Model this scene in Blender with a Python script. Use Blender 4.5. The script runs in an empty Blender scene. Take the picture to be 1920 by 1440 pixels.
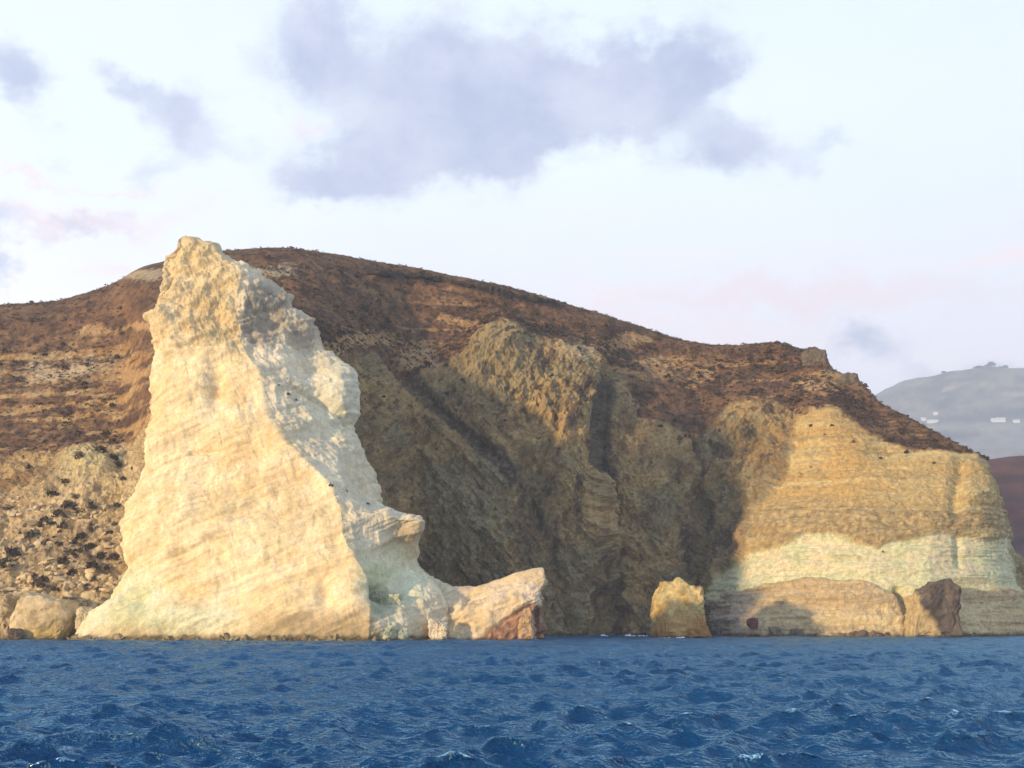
import bpy, math, random
import numpy as np

# ------------------------------------------------------------------ camera, sky, sun, exposure
SC = bpy.context.scene
COL = SC.collection
F, CX, HY, CAMZ = 2400.0, 960.0, 1172.0, 3.0      # focal length in photo pixels, centre, horizon row, eye height

cam = bpy.data.objects.new('camera', bpy.data.cameras.new('camera'))
COL.objects.link(cam)
cam.location = (0, 0, CAMZ)
cam.rotation_euler = (math.radians(90), 0, 0)
cam.data.sensor_width = 36.0
cam.data.lens = 36.0 * F / 1920.0
cam.data.shift_y = (HY - 720.0) / 1920.0
cam.data.clip_start = 0.5
cam.data.clip_end = 20000
SC.camera = cam

SUN_AZ, SUN_EL = math.radians(47.0), math.radians(6.3)   # light comes from behind the camera's left shoulder
sun_dir = np.array([-math.sin(SUN_AZ) * math.cos(SUN_EL), -math.cos(SUN_AZ) * math.cos(SUN_EL), math.sin(SUN_EL)])
from mathutils import Vector
sun = bpy.data.objects.new('sun', bpy.data.lights.new('sun', 'SUN'))
COL.objects.link(sun)
sun.data.energy = 3.4
sun.data.angle = math.radians(2.5)
sun.data.color = (1.0, 0.73, 0.40)
sun.rotation_euler = Vector((-sun_dir[0], -sun_dir[1], -sun_dir[2])).to_track_quat('-Z', 'Y').to_euler()

SC.view_settings.view_transform = 'Standard'
SC.view_settings.look = 'None'
SC.view_settings.gamma = 1.0
SC.view_settings.use_curve_mapping = False
SC.view_settings.exposure = 0.50
SC.render.engine = 'CYCLES'
SC.cycles.use_denoising = True
SC.cycles.max_bounces = 6
SC.cycles.volume_bounces = 1
SC.cycles.sample_clamp_indirect = 3.0
SC.cycles.sample_clamp_direct = 6.0


class NT:
    """small helper to write node trees"""
    def __init__(self, tree):
        self.t = tree
        self.n = tree.nodes
        self.n.clear()

    def node(self, kind, **kw):
        nd = self.n.new(kind)
        for k, v in kw.items():
            setattr(nd, k, v)
        return nd

    def put(self, sock, v):
        if isinstance(v, bpy.types.NodeSocket):
            self.t.links.new(v, sock)
        elif v is not None:
            sock.default_value = v

    def math(self, op, a, b=None, c=None, clamp=False):
        nd = self.node('ShaderNodeMath', operation=op, use_clamp=clamp)
        for i, v in enumerate((a, b, c)):
            if v is not None:
                self.put(nd.inputs[i], v)
        return nd.outputs[0]

    def noise(self, vec, scale, detail=4, rough=0.55, dist=0.0):
        nd = self.node('ShaderNodeTexNoise')
        self.put(nd.inputs['Vector'], vec)
        nd.inputs['Scale'].default_value = scale
        nd.inputs['Detail'].default_value = detail
        nd.inputs['Roughness'].default_value = rough
        nd.inputs['Distortion'].default_value = dist
        return nd.outputs['Fac']

    def ramp(self, fac, lo, hi, a=0.0, b=1.0, smooth=True):
        nd = self.node('ShaderNodeMapRange', interpolation_type='SMOOTHSTEP' if smooth else 'LINEAR')
        self.put(nd.inputs[0], fac)
        for i, v in enumerate((lo, hi, a, b)):
            self.put(nd.inputs[i + 1], v)
        return nd.outputs[0]

    def mix(self, fac, a, b, blend='MIX'):
        nd = self.node('ShaderNodeMix', data_type='RGBA', blend_type=blend)
        self.put(nd.inputs[0], fac)
        self.put(nd.inputs[6], a)
        self.put(nd.inputs[7], b)
        return nd.outputs[2]

    def combine(self, x, y, z):
        nd = self.node('ShaderNodeCombineXYZ')
        for i, v in enumerate((x, y, z)):
            self.put(nd.inputs[i], v)
        return nd.outputs[0]


def s2l(r, g, b, a=1.0):
    f = lambda c: (c / 255) / 12.92 if c / 255 <= 0.04045 else ((c / 255 + 0.055) / 1.055) ** 2.4
    return (f(r), f(g), f(b), a)


def L3(r, g, b):
    return np.array(s2l(r, g, b)[:3])


# ---- the sky: low-sun daylight sky seen through a thin white veil, with drifting grey-violet clouds
SKY_STRENGTH = 0.10
world = bpy.data.worlds.new('World')
SC.world = world
world.use_nodes = True
w = NT(world.node_tree)
out = w.node('ShaderNodeOutputWorld')
bg = w.node('ShaderNodeBackground')
bg.inputs['Strength'].default_value = SKY_STRENGTH
w.t.links.new(bg.outputs[0], out.inputs[0])
sky = w.node('ShaderNodeTexSky', sky_type='NISHITA', sun_disc=False)
sky.sun_elevation = SUN_EL
sky.sun_rotation = math.atan2(sun_dir[0], sun_dir[1])
sky.air_density, sky.dust_density, sky.ozone_density = 1.0, 0.6, 1.5
tc = w.node('ShaderNodeTexCoord')
sep = w.node('ShaderNodeSeparateXYZ')
w.t.links.new(tc.outputs['Generated'], sep.inputs[0])
az = w.math('ARCTAN2', sep.outputs[0], sep.outputs[1])
el = w.math('ARCSINE', sep.outputs[2])
dirv = w.combine(w.math('MULTIPLY', az, 1.0), w.math('MULTIPLY', el, 1.35), 0.0)
# warp of the coordinates so that cloud edges are ragged
n1 = w.noise(dirv, 9.0, 6, 0.62)
n2nd = w.node('ShaderNodeVectorMath', operation='ADD')
w.put(n2nd.inputs[0], dirv)
n2nd.inputs[1].default_value = (7.3, 2.1, 4.4)
n2 = w.noise(n2nd.outputs[0], 9.0, 6, 0.62)
waz = w.math('ADD', az, w.math('MULTIPLY', w.math('SUBTRACT', n1, 0.5), 0.14))
wel = w.math('ADD', el, w.math('MULTIPLY', w.math('SUBTRACT', n2, 0.5), 0.12))


def blob(px, py, rx, ry, rot=0.0, amp=1.0):
    a0 = math.atan((px - CX) / F)
    e0 = math.atan((HY - py) / F * math.cos(a0))
    ra, re = rx / F, ry / F
    dx = w.math('SUBTRACT', waz, a0)
    dy = w.math('SUBTRACT', wel, e0)
    c, s = math.cos(rot), math.sin(rot)
    u = w.math('ADD', w.math('MULTIPLY', dx, c / ra), w.math('MULTIPLY', dy, s / ra))
    v = w.math('ADD', w.math('MULTIPLY', dx, -s / re), w.math('MULTIPLY', dy, c / re))
    d2 = w.math('ADD', w.math('MULTIPLY', u, u), w.math('MULTIPLY', v, v))
    return w.math('MULTIPLY', w.math('EXPONENT', w.math('MULTIPLY', d2, -1.0)), amp)


blobs = [(835, 170, 165, 105, 0.0, 1.0), (735, 305, 190, 78, 0.25, 1.0), (930, 230, 180, 90, 0.1, 0.85),
         (1070, 185, 130, 65, 0.1, 0.7), (1285, 160, 100, 75, 0.45, 0.85), (1190, 215, 90, 42, 0.2, 0.5),
         (1385, 305, 100, 55, -0.1, 0.85), (585, 95, 105, 66, 0.2, 0.95), (335, 230, 70, 70, -0.4, 0.75),
         (20, 125, 85, 58, 0.0, 0.75), (235, 150, 60, 32, -0.4, 0.6), (105, 305, 40, 40, 0.0, 0.35),
         (1590, 660, 70, 36, 0.0, 0.65), (1740, 690, 120, 40, 0.0, 0.45), (1900, 690, 60, 30, 0.0, 0.45),
         (120, 415, 160, 22, 0.05, 0.42), (-20, 470, 30, 50, 0.0, 0.7), (590, 370, 70, 30, 0.0, 0.35),
         (450, 290, 60, 30, 0.0, 0.3), (1560, 300, 70, 22, 0.1, 0.35), (275, 325, 60, 24, 0.0, 0.3)]
tot = None
for b in blobs:
    o_ = blob(*b)
    tot = o_ if tot is None else w.math('ADD', tot, o_)
# the same kind of scattered cloud goes on over the rest of the sky
far_n = w.noise(tc.outputs['Generated'], 2.3, 5, 0.6)
tot = w.math('ADD', tot, w.math('MULTIPLY', w.ramp(far_n, 0.60, 0.78), 0.7))
fine = w.noise(dirv, 22.0, 5, 0.6)
dens = w.math('ADD', tot, w.math('MULTIPLY', w.math('SUBTRACT', fine, 0.5), 1.0))
cloud = w.ramp(dens, 0.13, 0.80)
# veil: thick near the horizon, thinner overhead
veil_n = w.noise(dirv, 3.0, 4, 0.55)
veil = w.math('MULTIPLY', w.ramp(el, 0.22, 1.2, 0.95, 0.6), w.ramp(veil_n, 0.2, 0.8, 0.9, 1.0))
K = 1.0 / SKY_STRENGTH
sc_ = lambda c, k=1.0: (c[0] * K * k, c[1] * K * k, c[2] * K * k, 1)
VE = 1.05
veil_hi = sc_(s2l(228, 240, 248), VE)
veil_lo = sc_(s2l(236, 231, 242), VE)
veil_col = w.mix(w.ramp(el, 0.17, 0.36), veil_lo, veil_hi)
veil_col = w.mix(w.ramp(el, 0.36, 0.95), veil_col, sc_(s2l(128, 178, 232), VE))
pink = w.noise(w.combine(az, w.math('MULTIPLY', el, 7.0), 3.3), 5.0, 4, 0.5)
pinkf = w.math('MULTIPLY', w.ramp(pink, 0.5, 0.72), w.ramp(el, 0.25, 0.33, 0.8, 0.0))
veil_col = w.mix(pinkf, veil_col, sc_(s2l(250, 226, 226), VE))
streaks = None
for b in ((150, 412, 190, 15, 0.02, .8), (40, 335, 60, 9, 0.0, .7), (230, 352, 90, 7, 0.0, .6), (1480, 575, 330, 26, 0.0, .7), (560, 240, 40, 14, 0.2, .6), (270, 505, 90, 12, .1, .6)):
    o_ = blob(*b)
    streaks = o_ if streaks is None else w.math('ADD', streaks, o_)
veil_col = w.mix(w.math('MULTIPLY', w.math('MINIMUM', streaks, 1.0), 0.62), veil_col, sc_(s2l(240, 198, 198), VE))
skyveil = w.mix(veil, sky.outputs[0], veil_col)
cl_n = w.noise(dirv, 11.0, 6, 0.62)
cloud_col = w.mix(w.ramp(cl_n, 0.3, 0.7), sc_(s2l(146, 160, 194), VE), sc_(s2l(186, 193, 214), VE))
skyc = w.mix(w.math('MULTIPLY', cloud, 0.96), skyveil, cloud_col)
w.t.links.new(skyc, bg.inputs['Color'])

# ------------------------------------------------------------------ numpy tools
rng = np.random.default_rng(11)
random.seed(11)
_perm = rng.permutation(256).astype(np.int32)
_perm = np.concatenate([_perm, _perm, _perm])
_grad = rng.normal(size=(256, 3)).astype(np.float32)
_grad /= np.linalg.norm(_grad, axis=1, keepdims=True)


from concurrent.futures import ThreadPoolExecutor
_pool = ThreadPoolExecutor(4)


def perlin(p):
    if len(p) < 60000:
        return _perlin(p)
    return np.concatenate(list(_pool.map(_perlin, np.array_split(np.asarray(p, np.float32), max(4, len(p) // 30000)))))


def _perlin(p):
    p = np.asarray(p, np.float32)
    i = np.floor(p).astype(np.int32)
    f = p - i
    i &= 255
    u = f * f * f * (f * (f * 6 - 15) + 10)
    res = []
    for dz in (0, 1):
        rows = []
        for dy in (0, 1):
            cols = []
            for dx in (0, 1):
                h = _perm[_perm[_perm[i[:, 0] + dx] + i[:, 1] + dy] + i[:, 2] + dz]
                g = _grad[h]
                cols.append(g[:, 0] * (f[:, 0] - dx) + g[:, 1] * (f[:, 1] - dy) + g[:, 2] * (f[:, 2] - dz))
            rows.append(cols[0] + u[:, 0] * (cols[1] - cols[0]))
        res.append(rows[0] + u[:, 1] * (rows[1] - rows[0]))
    return (res[0] + u[:, 2] * (res[1] - res[0])) * 1.5


def fbm(p, scale, octaves=4, gain=0.5, lac=2.07, off=0.0, ridged=False):
    """scale: wavelength in metres (a number or one per axis)"""
    q = np.asarray(p, np.float32) / np.asarray(scale, np.float32) + off
    a, s, norm = 1.0, 0.0, 0.0
    for _ in range(octaves):
        v = perlin(q)
        if ridged:
            v = 1.0 - 2.0 * np.abs(v)
        s = s + a * v
        norm += a
        a *= gain
        q = q * lac + 19.7
    return s / norm if ridged else 1.5 * s / norm


def stairs(x, k):
    y = x * k
    f = np.floor(y)
    return (f + sstep(y - f, 0.62, 0.98)) / k


def sstep(x, a, b):
    t = np.clip((x - a) / (b - a), 0, 1)
    return t * t * (3 - 2 * t)


def lerp(a, b, m):
    m = np.asarray(m)
    if m.ndim == 1:
        m = m[:, None]
    return a * (1 - m) + b * m


def pchip(x, y, xi):
    """monotone cubic through (x, y[n, k]) at xi -> [m, k]"""
    x = np.asarray(x, float)
    y = np.asarray(y, float)
    h = np.diff(x)[:, None]
    d = np.diff(y, axis=0) / h
    m = np.zeros_like(y)
    w1 = 2 * h[1:] + h[:-1]
    w2 = h[1:] + 2 * h[:-1]
    same = d[1:] * d[:-1] > 0
    with np.errstate(divide='ignore', invalid='ignore'):
        hm = (w1 + w2) / (w1 / d[:-1] + w2 / d[1:])
    m[1:-1] = np.where(same, hm, 0.0)
    m[0], m[-1] = d[0], d[-1]
    k = np.clip(np.searchsorted(x, xi, side='right') - 1, 0, len(x) - 2)
    t = ((xi - x[k]) / (x[k + 1] - x[k]))[:, None]
    hk = h[k]
    return ((1 + 2 * t) * (1 - t) ** 2 * y[k] + t * (1 - t) ** 2 * hk * m[k]
            + t * t * (3 - 2 * t) * y[k + 1] + t * t * (t - 1) * hk * m[k + 1])


def W(px, py, D):
    return np.array([(px - CX) / F * D, D, CAMZ + (HY - py) / F * D])


def P(v):
    return CX + F * v[:, 0] / v[:, 1], HY - F * (v[:, 2] - CAMZ) / v[:, 1]


def surface(ctrl, ns, nt, dtw=None):
    """ctrl [columns, levels, 3] in metres -> grid [ns, nt, 3]; samples spread over the seen length"""
    C = np.asarray(ctrl, float)
    ds = np.linalg.norm(np.diff(C, axis=0), axis=2).mean(axis=1) + 0.3
    s = np.concatenate([[0], np.cumsum(ds)])
    g = pchip(s, C.reshape(len(C), -1), np.linspace(0, s[-1], ns)).reshape(ns, C.shape[1], 3)
    dt = np.linalg.norm(np.diff(C, axis=1), axis=2).mean(axis=0) + 0.3
    for k_, w_ in (dtw or {}).items():
        dt[k_] = w_
    t = np.concatenate([[0], np.cumsum(dt)])
    g = g.transpose(1, 0, 2).reshape(C.shape[1], -1)
    g = pchip(t, g, np.linspace(0, t[-1], nt)).reshape(nt, ns, 3)
    return g.transpose(1, 0, 2)


def grid_normals(g):
    du = np.gradient(g, axis=0)
    dv = np.gradient(g, axis=1)
    n = np.cross(du, dv)
    n /= np.linalg.norm(n, axis=2, keepdims=True) + 1e-9
    return n


def grid_faces(ns, nt, wrap=False):
    i = np.arange(ns if wrap else ns - 1)
    j = np.arange(nt - 1)
    I, J = np.meshgrid(i, j, indexing='ij')
    I2 = (I + 1) % ns
    return np.stack([I * nt + J, I2 * nt + J, I2 * nt + J + 1, I * nt + J + 1], -1).reshape(-1, 4)


def make_mesh(name, verts, faces, mat=None, color=None, smooth=True, parent=None):
    """faces: int array [n, 3 or 4]"""
    verts = np.asarray(verts, np.float32)
    faces = np.asarray(faces, np.int32)
    me = bpy.data.meshes.new(name)
    me.vertices.add(len(verts))
    me.vertices.foreach_set('co', verts.ravel())
    k = faces.shape[1]
    me.loops.add(faces.size)
    me.loops.foreach_set('vertex_index', faces.ravel())
    me.polygons.add(len(faces))
    me.polygons.foreach_set('loop_start', np.arange(0, faces.size, k, dtype=np.int32))
    me.update(calc_edges=True)
    me.polygons.foreach_set('use_smooth', np.full(len(faces), smooth))
    if color is not None:
        at = me.color_attributes.new('tint', 'FLOAT_COLOR', 'POINT')
        c = np.ones((len(verts), 4), np.float32)
        c[:, :3] = color
        at.data.foreach_set('color', c.ravel())
    me.validate()
    if mat:
        me.materials.append(mat)
    o = bpy.data.objects.new(name, me)
    COL.objects.link(o)
    if parent:
        o.parent = parent
    return o


def sub_mesh(verts, faces, color, keep):
    f = faces[keep]
    used, inv = np.unique(f, return_inverse=True)
    return verts[used], inv.reshape(f.shape), color[used]


def tag(o, label=None, cat=None, group=None, kind=None):
    for k, v in (('label', label), ('category', cat), ('group', group), ('kind', kind)):
        if v:
            o[k] = v
    return o


def seg_dist(px, py, pts):
    """distance in px to a polyline"""
    d = np.full(px.shape, 1e9)
    for (x0, y0), (x1, y1) in zip(pts[:-1], pts[1:]):
        ex, ey = x1 - x0, y1 - y0
        t = np.clip(((px - x0) * ex + (py - y0) * ey) / (ex * ex + ey * ey), 0, 1)
        d = np.minimum(d, np.hypot(px - x0 - t * ex, py - y0 - t * ey))
    return d


def poly_sd(px, py, pts):
    """signed distance to a polygon, positive inside"""
    d = seg_dist(px, py, list(pts) + [pts[0]])
    ins = np.zeros(px.shape, bool)
    n = len(pts)
    for k in range(n):
        x0, y0 = pts[k]
        x1, y1 = pts[(k + 1) % n]
        if y0 == y1:
            continue
        c = ((y0 > py) != (y1 > py)) & (px < (x1 - x0) * (py - y0) / (y1 - y0) + x0)
        ins ^= c
    return np.where(ins, d, -d)


# ------------------------------------------------------------------ materials
def rock_material(name, grain=1.0, rough=0.95, bump=0.5, dark=0.75):
    m = bpy.data.materials.new(name)
    m.use_nodes = True
    t = NT(m.node_tree)
    out = t.node('ShaderNodeOutputMaterial')
    b = t.node('ShaderNodeBsdfPrincipled')
    t.t.links.new(b.outputs[0], out.inputs[0])
    at = t.node('ShaderNodeAttribute', attribute_name='tint')
    geo = t.node('ShaderNodeNewGeometry')
    pos = geo.outputs['Position']
    a = t.noise(pos, 0.9 * grain, 5, 0.65)
    c = t.noise(pos, 3.5 * grain, 3, 0.6)
    k = t.math('MULTIPLY', t.ramp(a, 0.3, 0.7, dark, 1.22), t.ramp(c, 0.25, 0.75, 0.85, 1.12))
    col = t.mix(1.0, at.outputs['Color'], t.combine(k, k, k), 'MULTIPLY')
    t.t.links.new(col, b.inputs['Base Color'])
    b.inputs['Roughness'].default_value = rough
    b.inputs['Specular IOR Level'].default_value = 0.15
    bp = t.node('ShaderNodeBump')
    bp.inputs['Strength'].default_value = bump
    bp.inputs['Distance'].default_value = 0.5
    t.put(bp.inputs['Height'], t.math('ADD', a, t.math('MULTIPLY', c, 0.35)))
    t.t.links.new(bp.outputs[0], b.inputs['Normal'])
    return m


def plain_material(name, col, rough=0.9, var=0.25, scale=2.0):
    m = bpy.data.materials.new(name)
    m.use_nodes = True
    t = NT(m.node_tree)
    out = t.node('ShaderNodeOutputMaterial')
    b = t.node('ShaderNodeBsdfPrincipled')
    t.t.links.new(b.outputs[0], out.inputs[0])
    geo = t.node('ShaderNodeNewGeometry')
    n = t.noise(geo.outputs['Position'], scale, 3)
    k = t.ramp(n, 0.3, 0.7, 1 - var, 1 + var)
    t.t.links.new(t.mix(1.0, (*col, 1), t.combine(k, k, k), 'MULTIPLY'), b.inputs['Base Color'])
    b.inputs['Roughness'].default_value = rough
    b.inputs['Specular IOR Level'].default_value = 0.1
    return m


M_ROCK = rock_material('weathered_rock', 1.0, 0.95, 0.55)
M_PALE = rock_material('pale_tuff', 0.8, 0.92, 0.25, 0.92)
M_HILL = rock_material('scrub_ground', 1.3, 0.98, 0.6, 0.65)
M_FAR = rock_material('far_slope', 0.03, 0.98, 0.3, 0.8)

# ------------------------------------------------------------------ terrain: hill, bay cliff and headland as one land surface
T = [
    [(-620, 1200, 270), (-620, 1080, 280), (-620, 960, 298), (-620, 850, 326), (-620, 720, 366), (-620, 600, 424)],
    [(-300, 1201, 260), (-300, 1080, 269), (-300, 955, 287), (-300, 850, 316), (-300, 715, 356), (-300, 604, 414)],
    [(0, 1201, 257), (0, 1080, 266), (0, 950, 284), (0, 850, 312), (0, 700, 352), (0, 583, 410)],
    [(110, 1200, 256), (110, 1070, 265), (110, 930, 279), (110, 850, 306), (110, 690, 350), (110, 577, 408)],
    [(220, 1200, 258), (220, 1060, 266), (220, 920, 279), (220, 835, 304), (220, 670, 346), (220, 547, 404)],
    [(300, 1199, 262), (300, 1050, 266), (300, 910, 272), (300, 790, 284), (300, 640, 325), (300, 511, 400)],
    [(440, 1198, 274), (440, 1000, 276), (440, 800, 279), (440, 660, 287), (440, 580, 330), (440, 485, 398)],
    [(560, 1197, 292), (560, 1000, 295), (560, 800, 298), (560, 655, 306), (560, 585, 340), (560, 480, 402)],
    [(640, 1196, 318), (640, 1000, 322), (640, 800, 326), (640, 668, 332), (640, 600, 354), (640, 488, 406)],
    [(700, 1195, 333), (700, 1000, 340), (700, 800, 346), (700, 668, 353), (700, 610, 368), (700, 497, 410)],
    [(770, 1195, 343), (775, 1000, 351), (780, 830, 359), (765, 710, 369), (770, 620, 382), (770, 506, 412)],
    [(860, 1195, 343), (860, 1010, 350), (860, 820, 358), (850, 690, 368), (860, 635, 381), (860, 525, 414)],
    [(935, 1194, 342), (935, 1020, 348), (935, 830, 355), (935, 608, 371), (935, 592, 386), (935, 541, 414)],
    [(1000, 1194, 343), (1000, 1030, 349), (1000, 850, 355), (1000, 643, 371), (1000, 615, 387), (1000, 557, 416)],
    [(1060, 1193, 346), (1060, 1030, 350), (1060, 860, 355), (1060, 660, 370), (1060, 630, 388), (1060, 577, 416)],
    [(1118, 1193, 352), (1112, 1030, 351), (1105, 860, 355), (1122, 682, 371), (1125, 645, 389), (1125, 595, 416)],
    [(1150, 1193, 366), (1145, 1030, 364), (1132, 850, 367), (1148, 702, 379), (1155, 655, 394), (1155, 604, 416)],
    [(1190, 1193, 356), (1190, 1030, 360), (1190, 880, 366), (1195, 745, 380), (1200, 670, 397), (1200, 617, 416)],
    [(1270, 1192, 353), (1275, 1040, 358), (1280, 900, 365), (1280, 790, 379), (1270, 692, 400), (1270, 639, 414)],
    [(1310, 1192, 360), (1300, 1040, 366), (1310, 920, 371), (1320, 800, 381), (1320, 702, 400), (1320, 648, 414)],
    [(1345, 1191, 346), (1350, 1060, 355), (1390, 920, 365), (1400, 770, 378), (1390, 702, 398), (1385, 650, 412)],
    [(1375, 1190, 326), (1398, 1030, 338), (1470, 900, 352), (1490, 800, 366), (1470, 702, 393), (1445, 646, 410)],
    [(1450, 1190, 318), (1460, 1020, 331), (1510, 900, 345), (1510, 782, 362), (1502, 712, 388), (1492, 657, 408)],
    [(1520, 1190, 315), (1530, 1015, 327), (1560, 900, 341), (1560, 778, 359), (1546, 716, 384), (1536, 664, 404)],
    [(1535, 1190, 314), (1542, 1014, 326), (1568, 901, 340), (1568, 779, 359), (1556, 722, 383), (1549, 692, 402)],
    [(1600, 1189, 311), (1600, 1008, 323), (1610, 910, 336), (1610, 796, 357), (1600, 750, 376), (1600, 714, 392)],
    [(1655, 1189, 310), (1650, 1002, 322), (1658, 915, 334), (1655, 825, 354), (1648, 787, 367), (1643, 757, 382)],
    [(1740, 1189, 311), (1735, 1000, 322), (1735, 930, 332), (1725, 845, 350), (1715, 817, 360), (1710, 791, 370)],
    [(1810, 1188, 316), (1805, 1000, 325), (1800, 935, 332), (1785, 857, 348), (1775, 840, 354), (1770, 822, 360)],
    [(1890, 1188, 325), (1868, 1003, 331), (1848, 930, 336), (1828, 866, 348), (1826, 858, 352), (1825, 849, 355)],
    [(1927, 1188, 338), (1893, 1003, 342), (1866, 915, 345), (1844, 870, 350), (1842, 863, 354), (1840, 857, 357)],
    [(1918, 1187, 385), (1885, 1020, 385), (1855, 940, 385), (1835, 890, 385), (1833, 885, 387), (1830, 880, 389)],
    [(1800, 1185, 470), (1790, 1050, 470), (1780, 960, 470), (1760, 920, 470), (1760, 915, 475), (1755, 910, 480)],
]
ctrl = []
for col in T:
    pts = [W(*p) for p in col]
    pts[0][2] = min(pts[0][2], 0.0)
    b0 = pts[0].copy()
    b0[2] -= 5.0
    b0[1] -= 4.0
    top = pts[-1]
    k1 = top + np.array([0.0, 26.0, -0.05 * top[2]])
    k2 = top + np.array([0.0, 190.0, -0.75 * top[2]])
    ctrl.append([b0] + pts + [k1, k2])
NS, NT_ = 1180, 470
g = surface(ctrl, NS, NT_, {0: 3.0, -2: 8.0, -1: 6.0})
nrm = grid_normals(g)
if nrm[NS // 2, NT_ // 3, 1] > 0:
    nrm = -nrm
v = g.reshape(-1, 3)
n = nrm.reshape(-1, 3)
px, py = P(v)
j1 = fbm(v, 22.0, 4, off=3.1)
j2 = fbm(v, 22.0, 4, off=8.7)
qx, qy = px + 22 * j1, py + 22 * j2          # ragged region borders

cliff_top = [(-700, 860), (0, 850), (110, 848), (220, 835), (300, 790), (440, 690), (560, 668), (650, 668), (700, 668), (745, 700), (790, 705),
             (860, 668), (905, 618), (940, 603), (985, 640), (1040, 640), (1100, 655), (1140, 690), (1180, 735),
             (1230, 790), (1300, 815), (1380, 755), (1440, 745), (1500, 782), (1560, 775), (1640, 815), (1700, 842),
             (1760, 852), (1830, 858), (1950, 870)]
ct_y = np.interp(qx, [c[0] for c in cliff_top], [c[1] for c in cliff_top])
is_cliff = sstep(qy - ct_y, -6, 8)           # 1 below the cliff's upper edge
HEAD = [(1500, 786), (1560, 772), (1640, 812), (1700, 840), (1760, 850), (1835, 852), (1870, 870), (1960, 1240), (1318, 1240), (1322, 1120),
        (1350, 1075), (1392, 1035), (1425, 962), (1470, 905), (1486, 850)]
head_sd = poly_sd(px + 8 * j1, py + 8 * j2, HEAD)
is_head = sstep(head_sd, -4, 4)
LEFT = 1 - sstep(px, 330, 420)
is_bay = is_cliff * (1 - is_head) * (1 - LEFT)

# relief
big = fbm(v, 30.0, 3, off=1.0)
mid = fbm(v, 9.0, 4, off=5.0, ridged=True)
small = fbm(v, 2.6, 4, gain=0.58, off=9.0)
flute = fbm(v, (7.0, 7.0, 40.0), 4, gain=0.55, off=2.0, ridged=True)
shear = v.copy()
shear[:, 0] = v[:, 0] - 0.55 * v[:, 2]
diag = fbm(shear, (5.0, 9.0, 34.0), 4, gain=0.55, off=12.0, ridged=True)
strata = fbm(v, (60.0, 60.0, 2.6), 4, gain=0.6, off=4.0)
crags = fbm(v, 14.0, 2, off=30.0)
lump = fbm(v, 3.8, 3, gain=0.6, off=21.0)
near_sky = sstep(np.repeat(np.linspace(0, 1, NT_)[None], NS, 0).ravel(), 0.0, 0.02)
crag = fbm(v + 1.2 * np.stack([j1, j2, j1 - j2], 1), (3.4, 3.4, 5.0), 4, gain=0.68, off=15.0, ridged=True)
rim = sstep(qy - ct_y, 0, 70)                # relief dies out towards the rim
shear2 = v.copy()
shear2[:, 0] = v[:, 0] + 0.75 * v[:, 2]
fan = fbm(shear2, (6.0, 10.0, 36.0), 4, gain=0.55, off=18.0)
blocks = stairs(fan, 3.2) + 0.8 * stairs(fbm(v, (9.0, 9.0, 14.0), 3, off=24.0), 4.0)
ledges = stairs(fbm(v, (22.0, 22.0, 4.0), 3, off=27.0), 4.0)
band_top = np.interp(qx, [1380, 1450, 1560, 1655, 1680, 1780, 1800, 1920], [1032, 1022, 1014, 1008, 1000, 998, 1001, 1004])
band_bot = np.interp(qx, [1380, 1500, 1600, 1720, 1900], [1108, 1100, 1092, 1112, 1112])
pale_band = is_head * sstep(qy - band_top, -2, 3) * (1 - sstep(qy - band_bot, -3, 3))
disp = is_bay * (0.3 + 0.7 * rim) * 2.2 * blocks + is_head * 1.0 * ledges
disp += is_bay * ((0.3 + 0.7 * rim) * (2.0 * big + 1.7 * (flute - 0.35) + 2.2 * (diag - 0.35) + 1.7 * (mid - 0.35)) + 0.6 * small + 1.5 * (crag - 0.35))
disp += is_head * (1.0 * big + 1.3 * strata + (0.6 * (mid - 0.35) + 0.4 * small + 0.4 * (crag - 0.35)) * (1 - 0.55 * pale_band))
upper = (1 - is_cliff) * (1 - is_head)
disp += upper * (0.7 * big + 0.55 * mid + 0.6 * lump + 0.35 * small)
disp += is_cliff * LEFT * (1 - is_head) * (1.0 * big + 1.7 * (mid - 0.35) + 1.2 * lump + 0.8 * small)
# the pale band of the headland stands a little proud, rubble layer above it overhangs
band_top = np.interp(qx, [1380, 1450, 1560, 1655, 1680, 1780, 1800, 1920], [1032, 1022, 1014, 1008, 1000, 998, 1001, 1004])
band_bot = np.interp(qx, [1380, 1500, 1600, 1720, 1900], [1108, 1100, 1092, 1112, 1112])
in_band = is_head * sstep(qy - band_top, -2, 3) * (1 - sstep(qy - band_bot, -3, 3))
below = is_head * sstep(qy - band_bot, -3, 8)
disp += in_band * (-1.0 - 0.5 * strata - 0.3 * mid) + below * 0.5 * sstep(qy, 1100, 1190)
# clefts and chimneys
for pts, wd, dp in (([(1688, 1105), (1700, 1130), (1712, 1195)], 9, 4.0),
                    ([(1140, 700), (1125, 790), (1112, 880)], 16, 3.5),
                    ([(740, 690), (800, 740), (870, 800), (935, 860)], 12, 2.2),
                    ([(1060, 735), (1046, 800), (1020, 880)], 9, 2.0),
                    ([(1315, 940), (1312, 1040), (1318, 1190)], 14, 4.5),
                    ([(1270, 900), (1295, 980), (1290, 1060)], 8, 2.0),
                    ([(985, 850), (1000, 960), (1050, 1090), (1070, 1190)], 10, 2.4),
                    ([(1800, 880), (1790, 960)], 14, 2.0),
                    ([(1800, 1000), (1806, 1060)], 7, 1.2),
                    ([(1120, 1120), (1120, 1200)], 16, 6.0)):
    disp -= dp * np.exp(-(seg_dist(px + 6 * j1, py + 6 * j2, pts) / wd) ** 2)
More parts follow.
